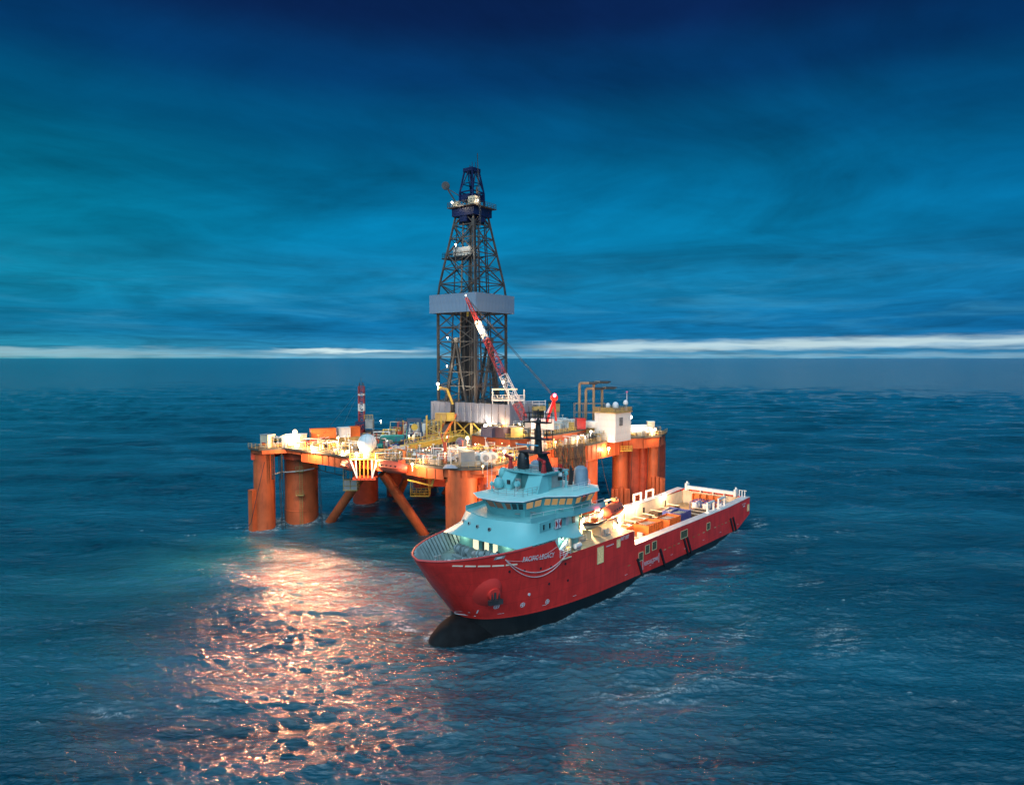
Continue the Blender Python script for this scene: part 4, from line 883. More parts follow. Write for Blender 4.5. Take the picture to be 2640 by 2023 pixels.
for (x, y, r, k0, k1, h_) in ((31.2, 195, 2.25, -2, 3, 6.2), (21, 182.5, 2.15, 1, 3, 4.5), (42.2, 198.6, 2.0, -1, 3, 8.6)):
    for k in range(k0, k1): 
        a = k*.52; rb(MB().bx(-.42, .42, -.5, .5, -2, h_-.35*abs(k)).shift((x+(r+.35)*math.sin(a), y-(r+.35)*math.cos(a), 0)), 'column_sponson', 'rig')
# braces
for p, q, r in (((-35.8, 165, 15.6), (-48.6, 176.2, -1.2), 1.15), ((-30.4, 158.5, 16.0), (-20.8, 165.3, -1.5), 1.15), ((-26.5, 190, 16.5), (-35.6, 203.5, -1.5), 1.0),
                ((-12, 205, 17), (-22, 214, -1), 1.0), ((12, 190, 17), (20, 184, 2), .9)):
    rb(MB().tube(p, q, r, 18), 'brace', 'rig')
# pontoons below the water
for a, b in (((-64, 170, -6), (-8, 250, -6)), ((-11, 140, -6), (45, 212, -6))): rb(MB().bar(a, b, 9, 5), 'pontoon', 'rigd')
# deck box
deckp = [(-66.2, 169.6), (-62.5, 166.8), (-57, 169.2), (-52.2, 165.8), (-45.7, 161.3), (-38.6, 155.2), (-35.6, 154.2), (-27, 148.5), (-18, 141.2), (-14.2, 138.8), (-10.4, 137.3), (-5.8, 138.2), (-2.2, 144), (4, 157), (10.2, 169.6), (20, 176.6), (31.6, 190.6), (33.6, 192.0), (38, 193.2), (43.6, 196.6), (47, 205), (46, 218), (20, 246), (-2, 256), (-24, 240), (-34, 222), (-47, 202), (-56, 187), (-64, 176)]
rb(MB().prism(deckp, 20.1, 20.6), 'main_deck', 'deck')
girp = [(x+(RO[0]-x)*.012, y+(RO[1]-y)*.012) for x, y in deckp]
def girder(i0, i1, z0, name='deck_girder', m='rig', z1=20.1):
    for i in range(i0, i1):
        a, b = girp[i % len(girp)], girp[(i+1) % len(girp)]
        ca = (a[0]+(RO[0]-a[0])*.05, a[1]+(RO[1]-a[1])*.05); cb = (b[0]+(RO[0]-b[0])*.05, b[1]+(RO[1]-b[1])*.05)
        rb(MB().prism([a, b, cb, ca], z0, z1), name, m)
        # web stiffeners standing proud
        n = max(1, int((Vector(b)-Vector(a)).length/2.2)); sf = MB()
        for k in range(n+1):
            p = Vector(a).lerp(Vector(b), k/n); q = p+(p-Vector(RO[:2])).normalized()*.05; sf.bar((q.x, q.y, z0+.1), (q.x, q.y, z1-.05), .07, .12)
        rb(sf, 'girder_stiffeners', m, kind='stuff')
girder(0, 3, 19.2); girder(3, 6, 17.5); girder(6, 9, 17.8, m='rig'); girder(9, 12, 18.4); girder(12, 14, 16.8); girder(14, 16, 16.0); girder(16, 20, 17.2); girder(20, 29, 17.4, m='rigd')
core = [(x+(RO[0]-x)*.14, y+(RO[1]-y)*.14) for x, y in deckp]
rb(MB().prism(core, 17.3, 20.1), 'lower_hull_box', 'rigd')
# portal corners beside the right-hand columns
for (x, y, s) in ((22.4, 183.5, 1), (29.3, 192.6, -1)):
    rb(MB().add([(x, y, 17.4), (x+s*2.4*.64, y+s*2.4*.77, 17.4), (x, y, 14.6), (x-.5, y+.4, 17.4), (x+s*2.4*.64-.5, y+s*2.4*.77+.4, 17.4), (x-.5, y+.4, 14.6)], [(0, 1, 2), (5, 4, 3), (0, 3, 4, 1), (1, 4, 5, 2), (2, 5, 3, 0)]), 'portal_knee', 'rig')
# railings round the edge
for i0, i1 in ((0, 6), (6, 9), (9, 13), (13, 20)):
    rb(MB().rail([(x, y, 20.6) for x, y in deckp[i0:i1+1]], 1.15, 1.5, .07, 3), 'deck_railing', 'ochre')
# column ladders, landings, hoses and chains
ld = MB()
for q in (-.35, .35): ld.bar((-54.4+q, 173.75, 0), (-54.4+q, 173.75, 20.4), .09)
for k in range(40): ld.bar((-54.75, 173.72, .5*k+.3), (-54.05, 173.72, .5*k+.3), .07)
rb(ld, 'column_ladder', 'ochre'); rb(MB().bx(-55.4, -53.4, 172.6, 173.8, 7.7, 7.9).rail([(-55.4, 172.7, 7.9), (-53.4, 172.7, 7.9)], 1.1, .7, .08), 'ladder_landing', 'ochre')
rb(MB().bx(-55.4, -53.4, 172.6, 173.8, 13.9, 14.05).rail([(-55.4, 172.7, 14), (-53.4, 172.7, 14)], 1.1, .7, .08), 'ladder_landing', 'ochre')
hp = [(-60.9, 171.2, 13.4)]+[(-55.6+5.0*math.sin(a), 178-5.0*math.cos(a), 13.5+.9*(a+.9)/1.9) for a in np.linspace(-.95, 1.0, 14)]
rb(MB().path(hp, .17, 8), 'white_hose_pipe', 'white')
for x, y, z1 in ((-58.6, 170.4, 20), (-58.2, 170.9, 20), (-59.0, 170.6, 20), (-48.9, 170.5, 17.5), (-48.6, 170.5, 17.5)):
    rb(MB().path([(x, y, z1), (x+.15, y, 11), (x+.55, y+.2, -1)], .09 if x < -50 else .07, 5), 'riser_chain', 'dark')
for x, y in ((-60.2, 169.3), (-59.9, 169.6), (-58.0, 169.8)): rb(MB().tube((x, y, 20), (x, y, 12.5), .16, 6), 'riser_pipe', 'dark')
rb(MB().tube((-62.0, 169.2, 17.0), (-65.6, 168.8, 1.5), .08, 5).tube((-65.6, 168.8, 1.5), (-67.3, 167.8, -.5), .08, 5), 'mooring_wire', 'dark')
rb(MB().path([(-49.3, 170.0, 15.2), (-46, 166.5, 15.0), (-39.5, 160.5, 14.9)], .09, 6), 'hanging_walkway_rail', 'dark')
for x, y in ((-48.6, 169.2), (-46, 166.5), (-43, 163.8), (-40, 161)): rb(MB().tube((x, y, 15.0), (x, y, 18), .09, 5), 'hanger_rod', 'dark')
# hanging inspection cage
cg = thing('service_cage', 'ochre service cage hanging under the deck left of the white dome', 'cage', (-38.3, 160.8, 11.6))
MB().bx(-1.7, 1.7, -1.4, 1.4, 0, .2).build('floor', M['ochre'], cg); MB().bx(-1.5, 1.5, -1.2, 1.2, .2, 2.5).build('enclosure', M['grey'], cg)
f = MB()
for x in (-1.6, 0, 1.6):
    for y in (-1.3, 1.3): f.bar((x, y, .2), (x, y, 5.6), .12)
for z in (1.2, 2.6): f.bar((-1.6, -1.3, z), (1.6, -1.3, z), .1).bar((1.6, -1.3, z), (1.6, 1.3, z), .1).bar((-1.6, 1.3, z), (-1.6, -1.3, z), .1)
f.build('frame', M['ochre'], cg)
cg = thing('service_cage', 'yellow access basket under the deck between the brace and the front column', 'cage', (-21.5, 158.0, 10.8))
MB().bx(-2.2, 2.2, -1.4, 1.4, 0, .25).build('floor', M['yellow'], cg); f = MB().rail([(-2.2, -1.4, .25), (2.2, -1.4, .25), (2.2, 1.4, .25), (-2.2, 1.4, .25)], 1.2, 1.1, .1, 2, True)
for x in (-2.1, 2.1): f.bar((x, -1.3, .2), (x, -1.3, 7.4), .16).bar((x, 1.3, .2), (x, 1.3, 7.4), .16)
f.bar((-.6, -1.3, 4.2), (5, -1.0, 4.2), .25); f.build('frame', M['yellow'], cg)
rb(MB().bx(-20, -13, 160, 175, 12.5, 17.3), 'cellar_structure', 'rigd')
for k in range(9): rb(MB().tube((-22+1.4*k, 160.5, 17.3), (-22+1.4*k+.1, 160.5, 11+1.3*(k % 3)), .12, 5), 'hanging_pipe', 'dark')

# raised deck levels -------------------------------------------------
up = [(-10.2, 171.5), (-.5, 162.2), (6.5, 166.5), (17, 180), (22, 190), (10, 204), (-6, 200)]
rb(MB().prism(up, 20.6, 23.4), 'raised_deck_house', 'rig'); rb(MB().prism([(x+(RO[0]-x)*-.02, y+(RO[1]+0-y)*-.02) for x, y in up], 23.4, 23.65), 'raised_deck', 'deck')
rb(MB().rail([(x, y, 23.65) for x, y in up[:4]], 1.1, 1.2, .08, 3), 'raised_deck_railing', 'yellow')
DC = Vector((-11.6, 199.0, 0))                                    # derrick centre
def loc(u, v, z): p = DC+UH*u+VH*v; return (p.x, p.y, z)
rb(MB().prism([loc(a, b, 0)[:2] for a, b in ((-11, -21), (11, -21), (11, 7), (-11, 7))], 20.6, 21.6), 'drill_floor_base', 'ochre')
for u in (-10, -4, 3, 10):
    for v in (-20, -14, -8, -2, 4.5):
        rb(MB().bar(loc(u, v, 20.6), loc(u, v, 26), .7 if v in (-20, -8) else .45), 'substructure_column', 'ochre')
sub = MB()
for v0 in (-20, -14, -8, -2): sub.bar(loc(-10, v0, 21), loc(-10, v0+6, 25.6), .3).bar(loc(-10, v0+6, 21), loc(-10, v0, 25.6), .3)
for u0 in (-10, -4, 3): sub.bar(loc(u0, -20, 21), loc(u0+6, -20, 25.6), .3).bar(loc(u0+6, -20, 21), loc(u0, -20, 25.6), .3)
rb(sub, 'substructure_bracing', 'yellow')
rb(MB().prism([loc(a, b, 0)[:2] for a, b in ((-10.5, -21.2), (9, -21.2), (9, 6.5), (-10.5, 6.5))], 25.2, 25.8), 'drill_floor', 'deck')
rb(MB().prism([loc(a, b, 0)[:2] for a, b in ((-8, -17), (8, -17), (8, 4), (-8, 4))], 21.6, 25.2), 'substructure_core', 'dark')
# windwalls in panels
def cladding(u0, v0, u1, v1, z0, z1, w=1.15, name='windwall_panel', m='pale'):
    a, b = Vector((u0, v0)), Vector((u1, v1)); n = max(1, int(round((b-a).length/w))); me = None; d = (b-a)/n; ln = d.length
    ang = math.atan2((VH*d.y+UH*d.x).y, (VH*d.y+UH*d.x).x)
    for k in range(n):
        c = a+d*(k+.5); p = loc(c.x, c.y, (z0+z1)/2)
        if me is None:
            mb = MB().box((0, 0, 0), (ln-.05, .12, z1-z0))
            for q in (-.3, 0, .3): mb.box((q*ln, 0, 0), (.10, .26, z1-z0-.05))
            o = mb.build(name, M[m] if isinstance(m, str) else m, rig); me = o
        else: o = me.copy(); col.objects.link(o); o.parent = rig
        nn_ = Vector((-math.sin(ang), math.cos(ang), 0))*(.09 if k % 2 else -.09)
        o.location = (p[0]-RO[0]+nn_.x, p[1]-RO[1]+nn_.y, p[2]+.03*(k % 3)); o.rotation_euler = (0, 0, ang)
cladding(-10.5, -2.7, -10.5, -21.4, 25.4, 30.7); cladding(-10.5, -21.4, 2, -21.4, 25.4, 30.7); cladding(-10.5, 6.6, -10.5, -.9, 25.4, 30.6); cladding(-10.5, 6.6, 3, 6.6, 25.4, 30.6)
cladding(9, -19, 9, 6, 25.4, 30.2, 3.0)

# ---------------------------------------------------------------- derrick
dr = thing('derrick', 'tall dark lattice drilling derrick with blue crown and a pale windwall belt', 'derrick', (DC.x, DC.y, 25.8), RY)
# local axes of the derrick: x along the pontoons, y across
def db(mb, name, m): return mb.build(name, M[m] if isinstance(m, str) else m, dr)
def hw(z):  # half width by absolute height
    return itp(z, [25.8, 62, 83.5, 90.5, 96.5], [7.0, 7.0, 3.35, 2.4, 1.4])
CN = ((-1, -1), (1, -1), (1, 1), (-1, 1))
def corner(i, z): w = hw(z); return Vector((CN[i][0]*w, CN[i][1]*w, z-25.8))
lev = [25.8, 30.5, 35, 39, 43.3, 47.6, 51.8, 56, 60.5, 64.3, 68.7, 72.9, 77.3, 81, 84.4]
for i in range(4):
    mb = MB()
    for a, b in zip(lev[:-1], lev[1:]): mb.bar(corner(i, a), corner(i, b), .62 if a < 60 else .46)
    db(mb, 'derrick_leg', 'derrick')
for k, z in enumerate(lev[1:]):
    mb = MB()
    for i in range(4): mb.bar(corner(i, z), corner((i+1) % 4, z), .28)
    db(mb, 'horizontal_girt', 'derrick')
for i in range(4):
    j = (i+1) % 4; mb = MB()
    for k in range(len(lev)-1):
        z0, z1 = lev[k], lev[k+1]; A, B, C, D = corner(i, z0), corner(j, z0), corner(j, z1), corner(i, z1); m0 = (A+B)/2; m1 = (C+D)/2
        if z0 >= 60: 
            if k % 2: mb.bar(A, m1, .26).bar(B, m1, .26)
            else: mb.bar(m0, D, .26).bar(m0, C, .26)
            mb.bar(A, C, .13)
        elif z0 >= 47: mb.bar(A, m1, .24).bar(B, m1, .24).bar(m0, C, .16).bar(m0, D, .16)
        else: mb.bar(A, C, .2).bar(m0, D, .16)
    db(mb, 'face_bracing', 'derrick')
    # inverted V main struts
    A, B = corner(i, 30), corner(j, 30); ap = (corner(i, 47.6)+corner(j, 47.6))/2
    mb = MB(); mb.bar(A.lerp(B, .22), ap, .62).bar(A.lerp(B, .78), ap, .62)
    mb.bar(ap-Vector((0, 0, .2)), ap+Vector((0, 0, 1.2)), 1.5, .5); db(mb, 'v_strut', 'derrick')
for x, y, r, m in ((-.8, 2.2, 1.15, 'black'), (.9, 1.2, .8, 'black'), (1.4, -2.6, .22, 'exhaust'), (-2.4, -1, .25, 'derrick'), (2.6, 2.8, .24, 'exhaust'), (-2.8, 3.0, .24, 'exhaust'), (-4.4, -3.6, .25, 'derrick'), (4.2, -3.8, .22, 'dark'), (-5.4, 4.4, .2, 'dark'), (5.0, 2.2, .2, 'dark'), (-1.2, -4.6, .2, 'dark'), (3.4, -5.4, .2, 'dark')):
    big = r > .7
    db(MB().tube((x, y, 6 if big else .5), (x*(1 if big else .62), y*(1 if big else .62), 32 if big else 57), r, 12 if big else 7, r*(1 if big else .8)), 'drill_stand_bundle' if big else 'standpipe', m)
for k in range(24):
    x, y = random.uniform(-5.5, 5.5), random.uniform(-5.5, 5.5); db(MB().tube((x, y, 1), (x*.5, y*.5, 57), .05, 4), 'derrick_line', 'dark')
db(MB().box((0, 0, 31), (2.4, 2.4, 3.6)), 'travelling_block', 'yellow')
for z, w, t in ((58.2, 8.6, .25), ): 
    pass
# belt windwall
for s, ax in ((-1, 'x'), (1, 'x'), (-1, 'y'), (1, 'y')):
    n = 12; o0 = None
    for k in range(n):
        c = -8.7+17.4*(k+.5)/n
        if o0 is None:
            o0 = MB().box((0, 0, 0), (17.4/n-.03, .14, 5.2)).build('belt_panel', mat('belt_cladding', (.17, .27, .40), .55, var=.06), dr); o = o0
        else: o = o0.copy(); col.objects.link(o); o.parent = dr
        o.location = (c, s*8.75, 32.6) if ax == 'y' else (s*8.75, c, 32.6); o.rotation_euler = (0, 0, 0 if ax == 'y' else math.pi/2)
bf = MB()
for z in (30.1, 35.1):
    for i in range(4):
        a = Vector((CN[i][0]*8.5, CN[i][1]*8.5, z)); b = Vector((CN[(i+1) % 4][0]*8.5, CN[(i+1) % 4][1]*8.5, z)); bf.bar(a, b, .2); bf.bar(a, Vector((CN[i][0]*7, CN[i][1]*7, z)), .2)
db(bf, 'belt_frame', 'derrick')
# monkey board and crown platforms (left in the picture is +y)
db(MB().box((-1, 2.8, 46.2), (5.4, 11.5, .35)).rail([(-3.6, 8.4, 46.4), (1.6, 8.4, 46.4)], 1.4, .9, .07, 3).rail([(-3.6, -2.6, 46.4), (-3.6, 8.4, 46.4)], 1.4, 1.2, .07, 3), 'monkey_board', 'dark')
db(MB().box((-2.0, 1.6, 47.9), (1.6, 6.6, 2.4)), 'monkey_board_cabin', 'white')
db(MB().box((0, 0, 58.9), (8.2, 8.2, 2.4)), 'crown_deck_box', 'derblue')
for q in range(4):
    c_, s_ = ((1, 0), (0, 1), (-1, 0), (0, -1))[q]; db(MB().box((c_*2.6, s_*2.6, 56.9), (2.6, 2.6, 1.6)), 'crown_sheave_box', 'derblue')
db(MB().box((0, 0, 60.2), (10.2, 10.2, .25)), 'crown_platform', 'derrick')
db(MB().rail([(-5, -5, 60.3), (5, -5, 60.3), (5, 5, 60.3), (-5, 5, 60.3)], 1.3, 1.0, .07, 3, True), 'crown_railing', 'derrick')
db(MB().box((-3.2, -3.4, 61.6), (2.0, 2.6, 2.2)), 'crown_equipment', 'cream'); db(MB().box((-3.4, 2.8, 61.2), (1.4, 1.6, 1.6)), 'crown_equipment', 'cream')
ct = MB()
T0, T1, T2 = 60.4, 64.8, 70.8
def cc(i, z): w = itp(z, [T0, T1, T2], [2.55, 2.45, 1.5]); return Vector((CN[i][0]*w, CN[i][1]*w, z))
for i in range(4):
    j = (i+1) % 4; ct.bar(cc(i, T0), cc(i, T1), .42).bar(cc(i, T1), cc(i, T2), .36); ct.bar(cc(i, T1), cc(j, T1), .3).bar(cc(i, 67.2), cc(j, 67.2), .2)
    ct.bar(cc(i, T1), (cc(i, T2)+cc(j, T2))/2, .22).bar(cc(j, T1), (cc(i, T2)+cc(j, T2))/2, .22).bar(cc(i, T0), cc(j, T1), .2)
db(ct, 'crown_tower', 'derblue'); db(MB().box((0, 0, 71.1), (3.6, 3.6, 1.0)), 'crown_block', 'derblue'); db(MB().box((0, 0, 63.2), (4.6, 4.6, 1.9)), 'crown_block', 'derblue')
for x, y, h_ in ((-1, -1, 1.6), (0, .8, 1.2), (1, -.6, 2.0), (.9, 1.1, 1.3)): db(MB().tube((x, y, 71.4), (x, y, 71.6+h_), .09, 5), 'crown_rod', 'derblue')
# casing stabbing boom with round sheave, to the left; fine drill lines to the right
db(MB().bar((-2.6, 3.0, 61), (-3.6, 6.6, 66.6), .35).bar((-1, 2.6, 63.5), (-3.4, 6.6, 66.4), .25), 'crown_jib', 'dark')
db(MB().tube((-3.9, 6.7, 67.1), (-3.3, 7.1, 67.1), 1.15, 16), 'sheave_wheel', 'dark'); db(MB().tube((-3.6, -4.6, 64.2), (-3.2, -5.0, 64.2), .95, 16), 'sheave_wheel', 'dark')
a = corner(1, 47.6); 
for d in (0, .6):
    db(MB().path([(-2.2-d, -3.9-d, 74.6), (-2.8-d, -5.2, 63.5), (-3.2-d, -6.0, 58), (-7.4-d*.6, -7.9, 36), (-7.4-d*.6, -8.0, 30), (-7.4, -8.0, 6)], .09, 5), 'guide_line', 'dark')

# ---------------------------------------------------------------- cranes
def lattice(parent, A, B, w0, w1, nb, r, m, name='boom_section'): return MB().truss(A, B, w0, w1, nb, r).build(name, M[m], parent)
ck = (6.0, 161.5, 23.65)
cr1 = thing('pedestal_crane', 'large red and white lattice crane with its boom raised across the derrick', 'crane', ck)
def rel(p, o=ck): return Vector(p)-Vector(o)
MB().tube(rel((6, 161.5, 20.6)), rel((6, 161.5, 26.0)), 1.5, 18).build('pedestal', M['white'], cr1)
MB().box(rel((7.2, 161.8, 27.2)), (4.8, 3.4, 2.6), .2).build('machinery_house', M['white'], cr1)
MB().box(rel((3.6, 159.6, 27.2)), (1.6, 1.8, 2.2), .2).build('cab', M['grey'], cr1); MB().box(rel((3.2, 158.68, 27.6)), (1.2, .1, 1.1), .2).build('cab_window', M['glass'], cr1)
foot, tip = Vector((2.9, 160.2, 28.6)), Vector((-10.9, 163.5, 57.3))
sec = [(0, .13, 'craner', 1.7), (.13, .36, 'white', 1.7), (.36, .56, 'craner', 1.5), (.56, .66, 'craner', 1.3), (.66, .80, 'white', 1.2), (.80, 1.0, 'craner', .95)]
for a, b, m, w in sec:
    lattice(cr1, rel(foot.lerp(tip, a)), rel(foot.lerp(tip, b)), w if a else 1.4, w if b < 1 else .5, 4 if b-a > .15 else 3, .13, m)
MB().box(rel(foot.lerp(tip, .73)), (.9, .5, 3.2), 0, .42).build('boom_light_board', M['white'], cr1)
apex = Vector((10.0, 161.0, 33.0))
for q, m in (((8.2, 159.6, 28.0), 'red'), ((10.6, 162.6, 28.0), 'red'), ((7.2, 161.8, 27.6), 'white')):
    MB().bar(rel(q), rel(apex), .42).build('gantry_leg', M[m], cr1)
MB().ball(rel(apex+Vector((0, 0, .6))), .95, 16, 10).build('gantry_head', M['red'], cr1)
for d in (-.25, .25): MB().tube(rel(apex+Vector((d, d, .8))), rel(tip+Vector((d*.5, 0, .2))), .06, 5).build('pendant_wire', M['dark'], cr1)
MB().tube(rel(tip), rel(tip+Vector((0, -.2, -6))), .05, 5).build('hoist_wire', M['dark'], cr1)
lamp((10.0, 159.6, 34.2), 'red lamp on the round head of the large crane gantry', 'red', 500, .42, (0.1, -1, 0), .6, None)
lamp((-11.0, 163.0, 57.9), 'small pinkish lamp at the tip of the raised crane boom', 'cool', 60, .16, (0, -1, 0), .4, None)
c2 = (-44.0, 197.0, 20.6)
cr2 = thing('pedestal_crane', 'smaller red and white king-post crane on the left edge of the deck', 'crane', c2)
MB().tube((0, 0, 0), (0, 0, 1.9), 1.3, 16).build('pedestal', M['craner'], cr2); MB().box((.1, 0, 2.9), (3.0, 2.6, 2.2)).build('machinery_house', mat('navy_house', (.02, .035, .09), .5), cr2)
MB().box((2.6, -.2, 3.3), (2.2, 2.2, 2.6)).build('cab', M['grey'], cr2); MB().box((2.9, -.2, .9), (2.6, 2.0, 1.2)).build('counterweight', M['dark'], cr2); MB().rail([(1.3, -1.3, 4.5), (3.8, -1.3, 4.5)], 1.5, .8, .08, 3).build('cab_railing', M['yellow'], cr2)
for z0, z1, m in ((4.0, 7.1, 'craner'), (7.1, 9.2, 'white'), (9.2, 11.6, 'craner'), (11.6, 12.1, 'white'), (12.1, 14.2, 'craner')): lattice(cr2, (.3, 0, z0), (.3, 0, z1), 1.5, 1.45, 2 if z1-z0 > 1 else 1, .2, m, 'mast_section')
for q in (-.5, .5): MB().bar((.3+q, -.2, 14.2), (.3+q, -.2, 15.2), .3).build('mast_cap', M['dark'], cr2)
MB().tube((.3, 0, 14.2), (.2, 0, 16.8), .06, 5).build('aerial', M['dark'], cr2)
for a, b, m in (((.3, -1, 2.4), (-1.6, -8, 1.6), 'craner'), ((-1.6, -8, 1.6), (-5.2, -22, .9), 'white'), ((-5.2, -22, .9), (-6.8, -28, .6), 'craner')): lattice(cr2, a, b, 1.7, 1.5, 4, .16, m, 'boom_section')
for e in ((-3.2, -12, 1.9), (-5.4, -24, 1.4)): MB().tube((.3, 0, 14.0), e, .04, 4).build('pendant_wire', M['dark'], cr2)

# ---------------------------------------------------------------- named things on the deck
def RT(name, label, cat, x, y, z=20.6, yaw=0, group=None): return thing(name, label, cat, (x, y, z), yaw, group)
# big radome on its own balcony
t = RT('satellite_dome', 'largest white ball-shaped dome on a braced balcony at the front deck edge', 'satellite dome', -32.6, 152.3, 20.6)
MB().lathe([(.9, 0), (.9, 1.2), (.5, 1.4)], (0, 0, 0), 14).build('pedestal', M['white'], t); MB().ball((0, 0, 3.2), 2.15, 28, 18, -.93).build('radome', mat('radome_white', (.62, .68, .70), .4, var=.04), t, )
g = MB()
for k in range(8):
    a = k*math.pi/4; g.path([(2.17*math.cos(q)*math.cos(a), 2.17*math.cos(q)*math.sin(a), 3.2+2.17*math.sin(q)) for q in np.linspace(-1.1, 1.57, 12)], .025, 4)
g.build('radome_seams', M['grey'], t)
bal = thing('dome_balcony', 'rusty red balcony with pale raking struts below the ball-shaped dome', 'platform', (-33.2, 153.0, 15.6))
MB().bx(-2.6, 2.6, -1.6, 2.2, 0, .5).build('floor', M['rigd'], bal); MB().bx(-3.0, 3.0, -2.2, 2.4, 4.7, 5.0).build('upper_floor', M['ochre'], bal)
for x0, x1 in ((-3.0, -1.6), (3.0, 1.8)): MB().bar((x0, -1.8, 4.7), (x1, -1.5, .5), .45, .3).bar((x0*.6, -1.8, 4.7), (x1, -1.5, .5), .3, .25).build('raking_strut', mat('pale_blue_strut', (.48, .58, .68), .5, rust=.3), bal)
for x in (-.9, 0, .9): MB().bar((x, -1.7, .5), (x, -1.7, 4.7), .18).build('post', M['yellow'], bal)
MB().rail([(-3, -2.2, 5), (3, -2.2, 5)], 1.1, .9, .07, 2).build('railing', M['yellow'], bal)
t = RT('small_hut', 'plain grey hut with a red mark standing on the far left column top', 'hut', -61.6, 170.6); MB().box((0, 0, 1.55), (2.7, 2.4, 3.1), -.5).build('walls', M['cream'], t); MB().box((0, 0, 3.15), (2.9, 2.6, .12), -.5).build('roof', M['grey'], t); MB().box((-.6, -1.28, .9), (1.2, .08, .7), -.5).build('red_mark', M['red'], t)
t = RT('winch_machine', 'white winch drums packed between the grey hut and the white cabin', 'winch', -59.0, 171.4)
for k in range(3): MB().tube((-1.2+1.1*k, -1.0, 1.6), (-1.2+1.1*k, 1.0, 1.6), 1.0-.1*k, 14).build('drum', M['white'], t); MB().box((-1.2+1.1*k, 0, .4), (.7, 1.8, .8)).build('seat_frame', M['ochre'], t)
solo(MB().box((0, 0, 1.55), (1.0, .8, 3.1)), 'cabinet', M['grey'], (-57.0, 169.4, 20.6), 'tall narrow grey cabinet in front of the brightest lamp', 'cabinet')
t = RT('white_cabin', 'white flat-roofed cabin directly below the brightest floodlight', 'cabin', -54.9, 172.2, yaw=-.3); MB().box((0, 0, 1.5), (4.0, 3.2, 3.0)).build('walls', M['white'], t); MB().box((0, 0, 3.06), (4.3, 3.5, .14)).build('roof', M['white'], t); MB().bx(-1.2, -.4, -1.66, -1.6, 0, 2.1).build('door', M['grey'], t)
container(-49.6, 177.5, 22.0, 6.2, 2.5, 2.6, 'orange', 'long orange container on the left deck edge', .45, True); container(-44.8, 180.3, 22.0, 3.0, 2.4, 2.6, 'white', 'white container between two orange ones on the left deck', .45, True); container(-42.3, 181.5, 22.0, 2.4, 2.4, 2.7, 'orange', 'short orange container right of the white one on the left deck', .45, True)
rb(MB().prism([(-52.5, 176.5), (-40.5, 180.5), (-39, 184), (-51, 180)], 20.6, 21.95), 'container_deck', 'ochre')
def deck_pipes(x, y, Lx, W_, ang, n, lab, m='dark', z=20.7, r=.15):
    t = thing('pipe_rack', lab, 'pipe rack', (x, y, z), ang)
    for k in range(n):
        yy = -W_/2+W_*k/max(1, n-1); MB().tube((-Lx/2+random.uniform(-.4, .4), yy, .6), (Lx/2+random.uniform(-.4, .4), yy, .6), r, 6).build('pipe', M[m], t)
    for q in (-.4, 0, .4): MB().bx(q*Lx-.15, q*Lx+.15, -W_/2-.3, W_/2+.3, 0, .45).build('bearer', M['ochre'], t)
deck_pipes(-45.5, 170.5, 10, 3.5, .35, 12, 'dark pipes racked in front of the orange containers')
deck_pipes(-33, 186, 11, 4.2, .9, 14, 'dark pipes racked behind the ball-shaped dome'); deck_pipes(-23, 178, 12, 4.5, .92, 14, 'brown pipes laid out below the inclined catwalk', 'pipe'); deck_pipes(-27, 171, 9, 3, .92, 10, 'bluish pipes racked beside the yellow catwalk', 'blue', r=.14)
t = RT('green_container', 'teal green tank container on the left deck behind the dome', 'container', -31.2, 176.2, yaw=.2); MB().box((0, 0, 1.1), (6.2, 2.2, 2.2)).build('body', M['teal'], t); MB().box((0, 0, 2.25), (5.6, 1.8, .12)).build('lid', mat('teal_light', (.05, .42, .36), .5), t)
# blue gantry
t = RT('pipe_handling_gantry', 'dark blue four-legged gantry straddling the pipe deck', 'gantry', -26.8, 185.5, 20.6, .2)
for sx in (-1, 1):
    for sy in (-1, 1): MB().bar((sx*2.3, sy*1.6, 0), (sx*1.4, sy*.9, 5.4), .5).build('leg', mat('gantry_blue', (.02, .06, .13), .5), t)
MB().box((0, 0, 5.4), (3.8, 2.4, 1.0)).build('head_beam', mat('gantry_blue', (0, 0, 0)), t); MB().lathe([(.9, 0), (.9, .6)], (0, -1.3, 3.6), 16, axis=(0, 1, 0)).build('slew_drum', M['yellow'], t)
# yellow catwalk girder and inclined slide up to the drill floor
t = RT('catwalk_conveyor', 'long yellow railed catwalk girder in front of the inclined slide', 'catwalk', -19.0, 165.0)
A, B = Vector((-6.6, -7.2, 1.4)), Vector((6.4, 6.6, 2.4)); MB().bar(A, B, 1.8, 1.2).build('girder', M['yellow'], t)
f = MB()
for k in range(15):
    p = A.lerp(B, k/14)+Vector((.62, -.62, .6)); f.bar(p, p+Vector((0, 0, 1.4)), .12)
for z in (1.2, 2.0): f.bar(A+Vector((.62, -.62, z)), B+Vector((.62, -.62, z)), .12)
f.build('railing', M['yellow'], t)
for k in (2, 6, 10, 13): p = A.lerp(B, k/14); MB().bar((p.x, p.y, 0), (p.x, p.y, p.z-.5), .35).build('support_leg', M['rigd'], t)
t = RT('pipe_slide', 'dark inclined pipe slide rising to the gap in the windwall', 'slide', -17.2, 170.5)
A, B = Vector((-2.2, 3.0, .5)), Vector((1.0, 19.6, 6.9)); MB().bar(A, B, 1.5, .3).build('slide_bed', mat('slide_brown', (.12, .08, .07), .5, var=.2), t)
for s in (-1, 1): MB().bar(A+Vector((s*.95, -.1*s, .3)), B+Vector((s*.95, -.1*s, .3)), .18, .8).build('side_rail', M['orange'], t)
for k in (.25, .5, .75): p = A.lerp(B, k); MB().bar((p.x, p.y, 0), (p.x, p.y, p.z), .5).bar((p.x, p.y+2, 0), (p.x, p.y, p.z), .25).build('trestle', M['yellow'], t)
